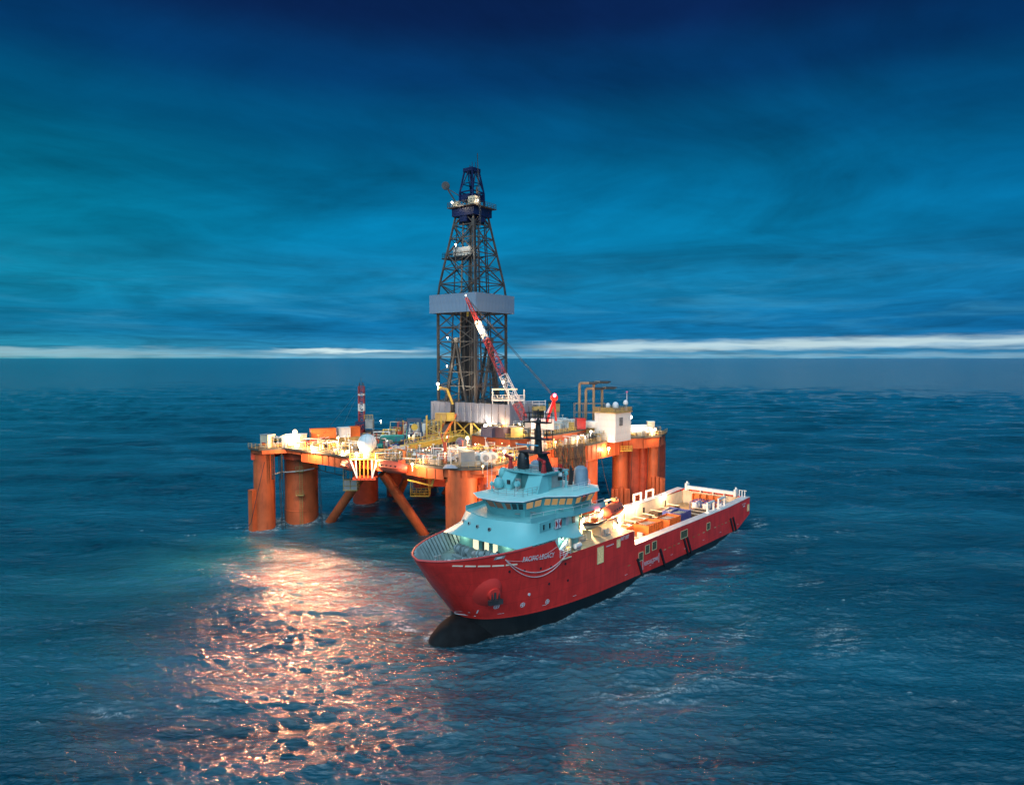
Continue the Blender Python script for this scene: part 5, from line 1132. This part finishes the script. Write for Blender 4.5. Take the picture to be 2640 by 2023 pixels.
t = RT('stair_tower', 'yellow switchback stair tower left of the inclined slide', 'stairs', -20.4, 177.0)
for k in range(4):
    z = 1.3*k; s = 1 if k % 2 else -1
    st = MB()
    for q in range(6): st.box((s*(-1.2+.48*q), 0, z+.22*q+.2), (.45, 1.0, .08))
    st.build('stair_flight', M['white'], t); MB().bar((-1.4*s, -.6, z+.1), (1.4*s, -.6, z+1.4), .14).build('stringer', M['yellow'], t); MB().rail([(-1.8, -.8, z+1.3), (1.8, -.8, z+1.3)], 1.0, .7, .07).build('stair_railing', M['yellow'], t)
for x in (-1.9, 1.9):
    for y in (-.8, .8): MB().bar((x, y, 0), (x, y, 7.4), .2).build('post', M['yellow'], t)
t = RT('mud_box_cabin', 'ochre cabin with a yellow tank perched at the top of the slide', 'cabin', -19.3, 184.2, 26.2); MB().box((0, 0, .9), (3.0, 2.4, 2.0)).build('walls', M['ochre'], t); MB().box((2.6, 0, .8), (2.0, 2.2, 2.2)).build('tank', M['yellow'], t); MB().bx(-2, 4, -1.4, 1.4, -.25, -.05).build('floor', M['ochre'], t)
for x in (-1.8, 1, 3.8): MB().bar((x, -1.2, -5.6), (x, -1.2, -.2), .28).build('leg', M['ochre'], t)
# lifeboats on the rig
def rig_lb(x, y, z, yaw, lab, Lh=8.2):
    t = thing('lifeboat', lab, 'lifeboat', (x, y, z), yaw, None); lifeboat(t, Lh, 3.1, 'boat'); return t
rig_lb(-25.8, 146.6, 18.0, R(-33)+math.pi, 'large enclosed lifeboat hanging right of the ball-shaped dome')
rig_lb(-37.4, 154.8, 17.2, R(-60)+math.pi, 'partly hidden lifeboat hanging left of the dome balcony', 6.5)
rig_lb(-23.0, 155.5, 14.9, R(-35), 'shadowed lifeboat slung beneath the deck above the crossing braces', 6.0)
t = RT('lifeboat_davit', 'yellow davit beam with raking strut right of the large rig lifeboat', 'davit', -19.6, 143.5, 16.0)
MB().bar((-2.4, -1.6, 1.4), (2.6, 1.0, -.4), .3).build('lower_beam', M['yellow'], t); MB().bar((2.4, .8, -.3), (3.4, 1.2, 3.4), .45).build('strut', M['yellow'], t); MB().add([(-1.5, 0, 4.2), (3.2, -.4, 4.3), (3.2, .6, 1.0), (-1.5, .5, 4.1), (3.2, .3, 4.2), (3.2, 1.0, 1.1)], [(0, 1, 2), (5, 4, 3), (0, 3, 4, 1), (1, 4, 5, 2), (2, 5, 3, 0)]).build('bracket_plate', M['yellow'], t)
# front corner column top
t = RT('switchgear_box', 'beige grey box house on the front corner column', 'hut', -9.5, 141.0, yaw=.25); MB().box((0, 0, 1.5), (2.9, 3.0, 3.0)).build('walls', M['grey'], t); MB().box((0, 0, 3.05), (3.1, 3.2, .12)).build('roof', M['cream'], t)
t = RT('tarp_bundle', 'heap of grey-white tarpaulin on the front column edge', 'tarpaulin', -12.6, 138.0)
mb = MB(); P = []
for i in range(13):
    P.append([(-1.5+.25*i, -.9+.22*j, .95*math.sin(math.pi*i/12)**.5*math.sin(math.pi*j/8)**.5*(.7+.4*mnoise.noise((i*.5, j*.5, 1)))) for j in range(9)])
mb.grid([r_[::-1] for r_ in P]); mb.build('cloth', M['pale'], t, smooth=60)
t = RT('fairlead_winch', 'cluster of big white winch drums beside the beige box house', 'winch', -5.6, 142.6, yaw=.3)
for k, (x, y, r) in enumerate(((-1.8, .2, 1.1), (-.2, -.4, 1.25), (1.5, .2, 1.1))): MB().tube((x, y-.8, 1.5), (x, y+.8, 1.5), r, 16).build('drum', M['white'], t); MB().box((x, y, .45), (1.2, 1.5, .9)).build('frame', M['white'], t); MB().tube((x, y-.95, 1.5), (x, y-.8, 1.5), r*.5, 12).build('hub', M['grey'], t)
rb(MB().prism([(-9, 138.4), (-3.2, 137.0), (-1.9, 139.6), (-4, 142), (-9, 142)], 19.2, 20.0), 'fairlead_shelf', 'rig')
t = RT('boom_rest', 'red post with a white pointed cap right of the lifeboat davit', 'post', -14.2, 143.4); MB().box((0, 0, 2.3), (.7, .7, 4.6)).build('post', M['rigd'], t); MB().bar((-.4, 0, 4.6), (-.9, 0, 6.4), .25).bar((.4, 0, 4.6), (.9, 0, 6.4), .25).build('fork', M['rigd'], t); MB().bar((.9, -.6, .6), (.9, -.6, 3.8), .5, .2).build('white_blade', M['white'], t)
# containers along the raised deck
container(-5.4, 166.2, 23.7, 3.6, 2.4, 2.4, mat('slate_paint', (.10, .10, .16), .5, rust=.3), 'dark slate container on the raised deck, leftmost of the row', -.75, True)
container(-2.2, 164.6, 23.7, 2.6, 2.4, 2.4, mat('maroon_grey', (.12, .07, .09), .5, rust=.3), 'maroon grey container second from the left on the raised deck', -.75, True)
container(1.0, 165.4, 23.7, 3.2, 2.4, 2.4, 'ochre', 'mustard container in the middle of the raised deck row', .3, True)
container(4.2, 167.0, 23.7, 2.6, 2.4, 2.5, mat('brown_grey', (.13, .11, .10), .5, rust=.3), 'brown grey container at the right end of the raised deck row', .9, True)
t = RT('reel_drum', 'purple grey hose reel at the left end of the raised deck', 'reel', -11.8, 164.0, yaw=.9); MB().tube((0, -1, 1.6), (0, 1, 1.6), 1.2, 18).build('drum', mat('reel_mauve', (.20, .13, .18), .6), t)
for s in (-1, 1): MB().tube((0, s*1.05, 1.6), (0, s*1.15, 1.6), 1.6, 20).build('flange', M['grey'], t)
# accommodation tower
ay = 0.86
t = RT('accommodation_block', 'white windowed accommodation block with three domes on its roof', 'building', 27.9, 187.5, 20.2, ay)
ex, ey = 7.6, 6.2; t.scale = (1.06, 1.06, .86)
MB().box((0, 0, 4.6), (ex, ey, 9.2)).build('walls', M['white'], t); MB().box((0, 0, 9.3), (ex+.7, ey+.7, .3)).build('roof_slab', M['ochre'], t)
for s, n, L_, ax in ((-1, 9, ex, 'x'), (1, 9, ex, 'x'), (-1, 7, ey, 'y')):
    r0 = None
    for k in range(n):
        c = -L_/2+L_*(k+.5)/n; 
        if r0 is None: r0 = MB().box((0, 0, 0), (L_/n-.1, .1, 9.0)).build('wall_panel', M['white'], t); o = r0
        else: o = r0.copy(); col.objects.link(o); o.parent = t
        o.location = (c, s*(ey/2+.03), 4.65) if ax == 'x' else (s*(ex/2+.03), c, 4.65); o.rotation_euler = (0, 0, 0 if ax == 'x' else math.pi/2)
o = MB().box((-1.2, -ey/2-.12, 6.4), (1.7, .08, 2.6)).build('louvre_window', M['grey'], t)
for k in range(6): MB().box((-1.2, -ey/2-.18, 5.35+.42*k), (1.6, .06, .12)).build('louvre_slat', M['dark'], o)
MB().rail([(-ex/2-.2, -ey/2-.2, 9.45), (ex/2+.2, -ey/2-.2, 9.45), (ex/2+.2, ey/2+.2, 9.45), (-ex/2-.2, ey/2+.2, 9.45)], 1.3, .7, .1, 4, True).build('roof_railing', M['ochre'], t)
MB().box((-1.6, .8, 10.0), (3.2, 1.6, 1.1)).build('roof_unit', M['ochre'], t)
def roof_dome(x, y, r, h_, lab):
    p = Matrix.Rotation(ay, 3, 'Z') @ Vector((x, y, 0)); q = RT('satellite_dome', lab, 'satellite dome', 27.9+p.x, 187.5+p.y, 28.35, 0, 'domes on the accommodation roof')
    MB().tube((0, 0, 0), (0, 0, h_+.1), .2, 8).build('pedestal', M['grey'], q); MB().lathe([(r*.9, h_), (r, h_+r*.4), (r, h_+r*1.0), (r*.75, h_+r*1.6), (r*.35, h_+r*1.9), (.01, h_+r*2)], (0, 0, 0), 16).build('radome', M['marking'], q)
roof_dome(-.3, 1.4, .62, 1.0, 'leftmost and smallest white dome on the accommodation roof'); roof_dome(1.7, .2, .85, .8, 'middle white dome on the accommodation roof'); roof_dome(3.2, -2.1, .66, 1.7, 'right and highest white dome on the accommodation roof')
t = RT('roof_aerial', 'tall thin aerial with a pink tip at the roof corner', 'aerial', 31.9, 188.4, 28.35); MB().tube((0, 0, 0), (0, 0, 5.0), .06, 5).build('mast', M['marking'], t); MB().ball((0, 0, 5.2), .28, 8, 6).build('tip', mat('pink_tip', (.55, .12, .25), .5), t)
# exhausts
EX = []
for k, (x, y, zt, lx, lab) in enumerate(((18.9, 190, 36.0, 5.2, 'tallest left exhaust pipe bending to the right'), (20.8, 191, 34.4, 4.8, 'second exhaust pipe bending to the right below the tallest'), (23.0, 191, 36.2, 3.4, 'third exhaust pipe with black tip pointing right'), (25.6, 193, 34.5, 2.2, 'rightmost and shortest exhaust pipe behind the accommodation'))):
    t = thing('exhaust_pipe', lab, 'exhaust pipe', (x, y, 25.0), 0, 'exhaust pipes behind the white block')
    MB().path([(0, 0, 0), (0, 0, zt-25.5), (.15, 0, zt-25.1), (.5, 0, zt-25), (lx*.5, 0, zt-25)], .36, 10).build('pipe', M['exhaust'], t)
    MB().tube((lx*.5, 0, zt-25), (lx*.5+2.2, 0, zt-25), .38, 10).tube((lx*.5+2.2, 0, zt-25), (lx*.5+3.1, 0, zt-24.85), .38, 10, .12).build('tip', M['black'], t)
t = RT('pipe_guard', 'brown lattice guard frame around the exhaust pipes', 'frame', 21.8, 191.5, 25.0); f = MB()
for x in (-4.2, -1.6, 1.4, 4.6):
    for y in (-1.8, 1.8): f.bar((x, y, 0), (x, y, 5.2), .14)
for z in (.2, 2.7, 5.2):
    for y in (-1.8, 1.8): f.bar((-4.2, y, z), (4.6, y, z), .12)
f.build('bars', M['exhaust'], t)
t = RT('engine_casing', 'stepped grey brown engine casing under the exhausts', 'building', 21.2, 190, 20.6, .1); MB().box((0, 0, 2.2), (8, 6, 4.4)).build('walls', M['ochre'], t)
for k in range(2): MB().lathe([(1.7, 3.2), (1.8, 3.4), (1.8, 4.9), (1.7, 5.0)], (-2.2+3.2*k, -2.6, 0), 16).build('white_tank', M['white'], t)
for x, y, lx, h_, m, lab in ((10.4, 192, 3.0, 2.6, 'white', 'white container behind the crane gantry'), (13.8, 193, 3.6, 2.2, 'white', 'low white container right of the crane gantry'), (15.6, 186.5, 4.0, 2.4, 'white', 'white container in front of the engine casing'), (18.6, 184.6, 2.3, 2.9, 'red', 'bright red container left of the accommodation block'), (11.6, 185, 3.6, 2.4, 'white', 'wide white container beside the red crane leg')):
    container(x, y, 23.7, lx, 2.4, h_, m, lab, .15, True)
t = RT('helifuel_hut', 'brown slatted hut with black roof standing above the white containers', 'hut', 12.4, 200, 27.6); MB().box((0, 0, .9), (3.2, 2.6, 2.6)).build('walls', M['ochre'], t); MB().box((0, 0, 2.3), (3.5, 2.9, .3)).build('roof', M['black'], t); MB().box((0, 0, -2.0), (3.0, 2.4, 3.4)).build('base', M['grey'], t)
t = RT('lookout_platform', 'railed ochre platform on white posts right of the windwall', 'platform', 5.6, 188.5, 23.7); MB().box((0, 0, 5.4), (7.4, 4.6, 1.1)).build('deck_box', M['ochre'], t); MB().rail([(-3.7, -2.3, 5.95), (3.7, -2.3, 5.95), (3.7, 2.3, 5.95)], 1.5, 1.8, .1, 2).build('railing', M['marking'], t)
for x in (-3.4, 0, 3.4): MB().bar((x, -2.1, 0), (x, -2.1, 5), .26).build('post', M['white'], t)
MB().box((0, 1, 2.4), (6.6, 2.2, 4.8)).build('back_wall', M['dark'], t); MB().rail([(-3.7, -2.5, 2.4), (3.7, -2.5, 2.4)], 1.1, 1, .09).build('lower_railing', M['ochre'], t)
# machinery in the shade of the accommodation and right corner
t = RT('corner_winch', 'white winch machinery crowded at the right corner column', 'winch', 37.6, 196.4, yaw=.2)
for k in range(4): MB().tube((-2.7+1.7*k, -.8, 1.4), (-2.7+1.7*k, .9, 1.4), .95, 14).build('drum', M['white'], t); MB().box((-2.7+1.7*k, 0, .5), (1.0, 1.8, 1.0)).build('frame', M['cream'], t)
MB().box((0, 1.5, 2.4), (7.2, .5, 1.0)).build('beam', M['white'], t)
t = RT('corner_hut', 'cream hut at the extreme right of the rig deck', 'hut', 40.6, 198.2); MB().box((0, 0, 1.9), (1.9, 2.2, 3.8)).build('walls', M['cream'], t); MB().box((0, 0, 3.86), (2.1, 2.4, .12)).build('roof', M['white'], t)
t = RT('side_walkway', 'yellow railed walkway on the front of the right-hand column', 'walkway', 30.2, 190.4, 17.0, .12); MB().bx(-4.0, 3.6, -.7, .7, -.2, 0).build('floor', M['yellow'], t); MB().rail([(-4, -.7, 0), (3.6, -.7, 0), (3.6, .7, 0)], 1.3, .7, .1, 3).build('railing', M['yellow'], t)
# hanging mooring hoses on the right side (dark bundle)
for k in range(70):
    u = .30+.70*random.random(); x = 7.5+11.5*u+random.uniform(-.2, .2); y = 168.4+8.4*u-.5-random.random()*.5; l_ = random.uniform(3.5, 7)+5.0*max(0, u-.45)*random.uniform(.6, 1.6)
    pts = [(x, y, 20.9)]+[(x+.14*math.sin(q*2+k), y-.05*q, 20.6-l_*q/5) for q in range(6)]
    o = solo(MB().path([(a-x, b-y, c-20.9) for a, b, c in pts], random.uniform(.09, .2), 5), 'hanging_hose', M['pipe'] if k % 3 else M['dark'], (x, y, 20.9), 'dark hose hanging in the dense curtain over the right deck edge', 'hose', group='hoses hanging over the right deck edge')
for x0, x1, y0, y1 in ((22.8, 26.8, 178.5, 183),): solo(MB().path([(0, 0, 0), (1.3, .6, -6.5), (4.2, 2.5, -17)], .09, 5), 'mooring_wire', M['dark'], (23.6, 181.2, 18), 'dark wire slanting down between the two right columns', 'wire')
for x, y, w_ in ((34.6, 194, 'left'), (39.4, 194.8, 'middle'), (42.8, 196.4, 'right')): solo(MB().tube((0, 0, 0), (-.6, 0, -19), .09, 5), 'anchor_wire', M['dark'], (x, y, 19.5), w_ + ' one of the three dark anchor wires beside the right corner columns', 'wire', group='anchor wires at the right corner')
# pipework, tanks and small gear scattered where the photograph shows clutter
def inpoly(x, y, P):
    c = False; j = len(P)-1
    for i in range(len(P)):
        if (P[i][1] > y) != (P[j][1] > y) and x < (P[j][0]-P[i][0])*(y-P[i][1])/(P[j][1]-P[i][1])+P[i][0]: c = not c
        j = i
    return c
def clutter(poly, n, z, ms, kinds, hmax=2.0):
    k = 0; xs = [p[0] for p in poly]; ys = [p[1] for p in poly]; g = 0
    while k < n and g < n*30:
        g += 1; x = random.uniform(min(xs), max(xs)); y = random.uniform(min(ys), max(ys))
        if not inpoly(x, y, poly): continue
        k += 1; kd = random.choice(kinds); m = random.choice(ms); yaw = random.choice([0, .9, -.65]) + random.uniform(-.1, .1)
        c, s_ = math.cos(yaw), math.sin(yaw)
        if kd == 'tank': rb(MB().lathe([(.5, 0), (.55, .1), (.55, 1.3), (.3, 1.6)], (x, y, z), 10), 'small_tank', m)
        elif kd == 'drum': l_ = random.uniform(.5, 1.1); rb(MB().tube((x-c*l_, y-s_*l_, z+.6), (x+c*l_, y+s_*l_, z+.6), random.uniform(.3, .6), 10), 'small_drum', m)
        elif kd == 'pipe': l_ = random.uniform(1, 3); h_ = random.uniform(.4, hmax); rb(MB().path([(x-c*l_, y-s_*l_, z), (x-c*l_, y-s_*l_, z+h_), (x+c*l_, y+s_*l_, z+h_), (x+c*l_, y+s_*l_, z)], random.uniform(.07, .16), 6), 'pipework', m)
        elif kd == 'box': d = (random.uniform(.6, 1.6), random.uniform(.5, 1.2), random.uniform(.5, hmax)); rb(MB().box((x, y, z+d[2]/2), d, yaw), 'equipment_box', m)
        elif kd == 'post': h_ = random.uniform(1.2, hmax+1.4); rb(MB().tube((x, y, z), (x, y, z+h_), .08, 5).bar((x-.3, y, z+h_), (x+.3, y, z+h_), .14), 'lamp_post', m)
        elif kd == 'frame': w = random.uniform(.8, 1.4); h_ = random.uniform(1, hmax+.6); f = MB(); [f.bar((x+a*w, y+b*w*.7, z), (x+a*w, y+b*w*.7, z+h_), .1) for a in (-1, 1) for b in (-1, 1)]; f.rail([(x-w, y-w*.7, z+h_-1), (x+w, y-w*.7, z+h_-1), (x+w, y+w*.7, z+h_-1)], 1, 1, .08); rb(f, 'frame_skid', m, kind='stuff')
W5 = ['white', 'white', 'cream', 'ochre', 'grey']; Y5 = ['yellow', 'ochre', 'cream', 'rigd', 'white', 'dark']
clutter([(-60, 171), (-50, 168.5), (-38, 157), (-33, 156), (-36, 170), (-50, 174)], 71, 20.6, W5+['ochre', 'yellow'], ['tank', 'drum', 'pipe', 'pipe', 'box', 'post', 'frame'])
clutter([(-30, 152), (-18, 142.5), (-13.5, 141), (-11, 150), (-18, 160), (-27, 160)], 96, 20.6, W5+['white', 'orange'], ['tank', 'drum', 'pipe', 'pipe', 'pipe', 'box', 'post', 'frame'])
clutter([(-11, 145), (-3, 144), (3, 158), (-1, 161), (-10, 168), (-16, 160)], 108, 20.6, W5+Y5, ['tank', 'drum', 'pipe', 'pipe', 'box', 'frame', 'post'])
clutter([(-40, 168), (-22, 163), (-12, 172), (-20, 190), (-38, 195), (-42, 185)], 108, 20.6, Y5+['grey', 'teal', 'dark', 'blue'], ['box', 'pipe', 'pipe', 'frame', 'drum', 'post'], 2.2)
clutter([(-30, 188), (-20, 186), (-18, 200), (-26, 214), (-38, 206)], 62, 20.6, Y5+['dark', 'grey'], ['box', 'pipe', 'frame', 'frame', 'post'], 3.4)
clutter([(4, 160), (10, 170), (19, 178), (28, 188), (22, 188), (8, 172)], 93, 20.6, W5+Y5, ['pipe', 'pipe', 'box', 'frame', 'tank', 'post'], 2.2)
clutter([(0, 166), (8, 170), (20, 188), (10, 200), (-2, 190)], 93, 23.65, W5+Y5, ['pipe', 'pipe', 'box', 'frame', 'tank', 'post'], 2.4)
clutter([loc(-9, -20, 0)[:2], loc(-9, 5, 0)[:2], loc(8, 5, 0)[:2], loc(8, -20, 0)[:2]], 93, 25.8, ['yellow', 'cream', 'grey', 'dark', 'white', 'ochre'], ['box', 'frame', 'pipe', 'tank', 'frame', 'post'], 4.2)
clutter([(32, 193), (40, 195), (44, 203), (36, 208)], 52, 20.6, W5, ['pipe', 'box', 'tank', 'frame', 'drum', 'post'], 1.8)
for k in range(46):
    P_ = random.choice(([(-50, 168.5), (-38, 157), (-33, 156), (-36, 170)], [(-30, 152), (-18, 143), (-11, 150), (-20, 160)], [(-11, 145), (-3, 144), (3, 158), (-10, 166)], [(4, 162), (10, 170), (26, 187), (12, 186)], [(0, 168), (18, 186), (8, 194), (-2, 188)], [(32, 194), (40, 196), (43, 202), (35, 203)]))
    g_ = 0
    while g_ < 200:
        g_ += 1; x, y = random.uniform(-50, 44), random.uniform(142, 204)
        if inpoly(x, y, P_): break
    z = (24 if P_[0][0] == 0 else 20.9)+random.uniform(.8, 2.4); f_ = MB().ball((x, y-.1, z), random.uniform(.09, .16), 8, 5); rb(f_, 'work_lamp', 'lampw' if k % 3 else 'lampc')
    rb(MB().tube((x, y+.15, z-2.2), (x, y+.15, z+.1), .06, 5), 'lamp_post', 'grey')
t = thing('drill_floor_crane', 'yellow knuckle arm on the drill floor left of the dark pipe stands', 'crane', (-16.6, 190.0, 25.8)); MB().tube((0, 0, 0), (0, 0, 4.2), .45, 10).build('post', M['dark'], t); MB().bar((0, 0, 4.2), (-1.6, -.6, 8.6), .6).build('arm', M['yellow'], t); MB().bar((-1.6, -.6, 8.6), (-3.8, -1.4, 8.8), .7).build('jib', M['ochre'], t)
t = thing('drill_floor_platform', 'white railed platform lit at the right edge of the drill floor', 'platform', (-1.0, 187.5, 25.8)); MB().box((0, 0, 5.6), (9.0, 4.4, .3)).build('floor', M['white'], t); MB().rail([(-4.5, -2.2, 5.7), (4.5, -2.2, 5.7), (4.5, 2.2, 5.7)], 1.3, 1.4, .12, 2).build('railing', M['white'], t); MB().box((-1, 0, 8.6), (7, 3.6, .3)).build('upper_floor', M['cream'], t)
for x in (-4.3, 0, 4.3): MB().bar((x, -2, 0), (x, -2, 8.6), .25).build('post', M['white'], t)
# ---------------------------------------------------------------- floodlights
dn = (0, -1, -.5); SPOT = {-54.3: 44000, -48.2: 34000, -39.4: 9000, -34.6: 2500, -20.9: 3000, -30.2: 2500, 26.2: 4000, 41.2: 3000, 20.7: 1500}
for x, y, z, kd, p, r, lab in (
 (-54.3, 169.4, 24.6, 'warm', 9000, .62, 'brightest floodlight, on the cabin roof at the left corner'),
 (-48.2, 163.0, 21.6, 'warm', 5200, .45, 'floodlight at the deck edge just right of the left corner column'),
 (-39.4, 157.4, 21.3, 'warm', 3600, .36, 'floodlight on the front deck edge left of the ball-shaped dome'),
 (-34.6, 150.6, 21.9, 'warm', 3800, .36, 'floodlight at the foot of the ball-shaped dome'),
 (-43.2, 168.0, 23.3, 'warm', 1700, .30, 'floodlight in front of the white and orange containers'),
 (-20.9, 141.6, 20.9, 'warm', 2600, .30, 'floodlight above the yellow davit beam'),
 (-10.2, 155.0, 24.8, 'warm', 3200, .42, 'tall floodlight before the raised deck left end'),
 (-7.2, 182.0, 24.9, 'cool', 2600, .45, 'white floodlight under the windwall in the middle'),
 (-3.2, 178.5, 24.6, 'warm', 2600, .48, 'warm floodlight under the windwall right of the white one'),
 (3.0, 164.0, 27.2, 'cool', 1700, .34, 'white floodlight left of the crane machinery house'),
 (-20.7, 189.5, 35.8, 'cool', 1700, .42, 'white floodlight on the left leg of the derrick'),
 (-2.4, 183.4, 36.6, 'warm', 2600, .50, 'warm floodlight behind the crane boom by the right derrick leg'),
 (33.9, 194.0, 26.2, 'cool', 3000, .50, 'white floodlight behind the accommodation block'),
 (41.2, 194.8, 22.6, 'warm', 2400, .38, 'floodlight at the extreme right corner of the deck'),
 (26.2, 183.4, 18.6, 'warm', 3600, .42, 'floodlight under the deck edge above the right-hand opening'),
 (20.7, 177.6, 23.8, 'cool', 1200, .28, 'lamp among the gear left of the accommodation block'),
 (16.9, 173.5, 22.8, 'cool', 900, .24, 'lamp above the curtain of hoses, right one'),
 (10.8, 168.5, 22.2, 'warm', 1100, .24, 'lamp above the curtain of hoses, left one'),
 (-1.6, 146.0, 23.0, 'warm', 1700, .36, 'lamp over the drums on the front corner column'),
 (-5.9, 136.6, 21.2, 'warm', 200, .24, 'low lamp on the shelf of the front corner column'),
 (-16.0, 168.0, 23.6, 'warm', 1300, .28, 'lamp beside the foot of the inclined slide'),
 (-13.8, 139.6, 23.4, 'warm', 250, .2, 'lamp at the left edge of the front corner column'),
 (-30.2, 150.4, 20.2, 'warm', 1100, .2, 'lamp over the large rig lifeboat'),
 (8.0, 171.0, 19.2, 'warm', 1500, .3, 'lamp fixed below the right deck edge near the ship mast')):
    lamp((x, y, z), lab, kd, p*(.32 if x > 0 else .6), r, dn, spot=SPOT.get(x, 0))
for x, y, z, p, r, lab in ((-17.0, 195.0, 87.0, 160, .28, 'small white lamp at the left of the derrick crown platform'), (-9.6, 193.0, 87.2, 120, .18, 'small white lamp in the middle of the derrick crown platform'), (-15.8, 192.6, 74.8, 260, .26, 'white lamp at the monkey board cabin'), (-18.3, 193.5, 48.8, 120, .2, 'small lamp halfway up the left derrick leg'), (-18.5, 193.5, 40.8, 120, .2, 'small lamp on the left derrick leg below the halfway one'), (-36.8, 190.0, 25.4, 220, .22, 'white lamp on a post behind the ball-shaped dome'), (-27.5, 180.5, 22.4, 150, .18, 'lamp at the foot of the blue gantry')):
    lamp((x, y, z), lab, 'cool', p, r, dn, .8, 'small lamps on the rig')
lamp((-8.5, 160.2, 51.6), 'lamp shining on the white section of the raised boom', 'warm', 900, .16, (.4, -.4, -.6), .5, None)

# ---------------------------------------------------------------- sea last, so the foam knows where the hulls stand
FOAMSPOTS = [(-63.3, 172.3, 2.9, .9), (-55.6, 178, 4.6, .9), (-44.4, 204.3, 4.0, .8), (-29.2, 226.5, 4.2, .7), (-48.0, 175.6, 1.5, .8), (-21.4, 165, 1.4, .7), (21, 182.5, 2.4, .7), (31.2, 195, 2.6, .7), (-10.6, 141.2, 3.6, .7)]
FOAMPATCH = []
for x, y, rx, ry, a, am in ((101.5, 1, 2.0, 1.6, 0, 1.0), (99, -7, 5, 2.6, .8, 1.0), (96, -12, 4, 2, .6, .7), (-4, 11, 4.5, 2.0, .3, .95), (-9, 8, 4, 1.6, .2, .7), (22, 16, 4, 1.6, .1, .8), (34, 20, 5, 2, .1, .7), (45, 19.5, 4, 1.5, .1, .6), (82, 16, 7, 3, 0, .8), (74, 23, 9, 4, .1, .75), (66, 34, 8, 3, .1, .7), (60, 47, 9, 4, .1, .7), (12, 26, 4, 1.5, 0, .7)):
    p = SP(x, y, 0); FOAMPATCH.append((p.x, p.y, rx, ry, SYAW+a, am))
for k in range(26):
    x = 2+3.7*k; p = SP(x, hb(x, 0)+.5, 0); FOAMPATCH.append((p.x, p.y, 2.6, .9, SYAW+.05, random.choice((.35, .5, .8, 1.0))))
    if k > 20: p = SP(x, -hb(x, 0)-.5, 0); FOAMPATCH.append((p.x, p.y, 2.4, 1.0, SYAW, .8))
for x, y, rx, ry, am in ((-68.5, 173, 5, 2, .8), (-92, 168, 2.0, .9, 1), (-78, 163, 2.2, .9, 1), (-64, 161, 2.2, .9, .9), (-62, 134, 3, 1.3, .8), (-30, 84, 2.6, 1.4, .8), (-37, 81, 2.6, 1.6, .6), (-48, 80, 3.5, 2, .6), (18, 84, 9, 4, .6), (30, 88, 8, 3.6, .55), (48, 106, 4, 1.4, .6), (70, 160, 4, 1.5, .8), (82, 165, 3, 1.2, .6), (56, 128, 3.5, 1.4, .7)):
    FOAMPATCH.append((x, y, rx, ry, .1, am))
build_sea()
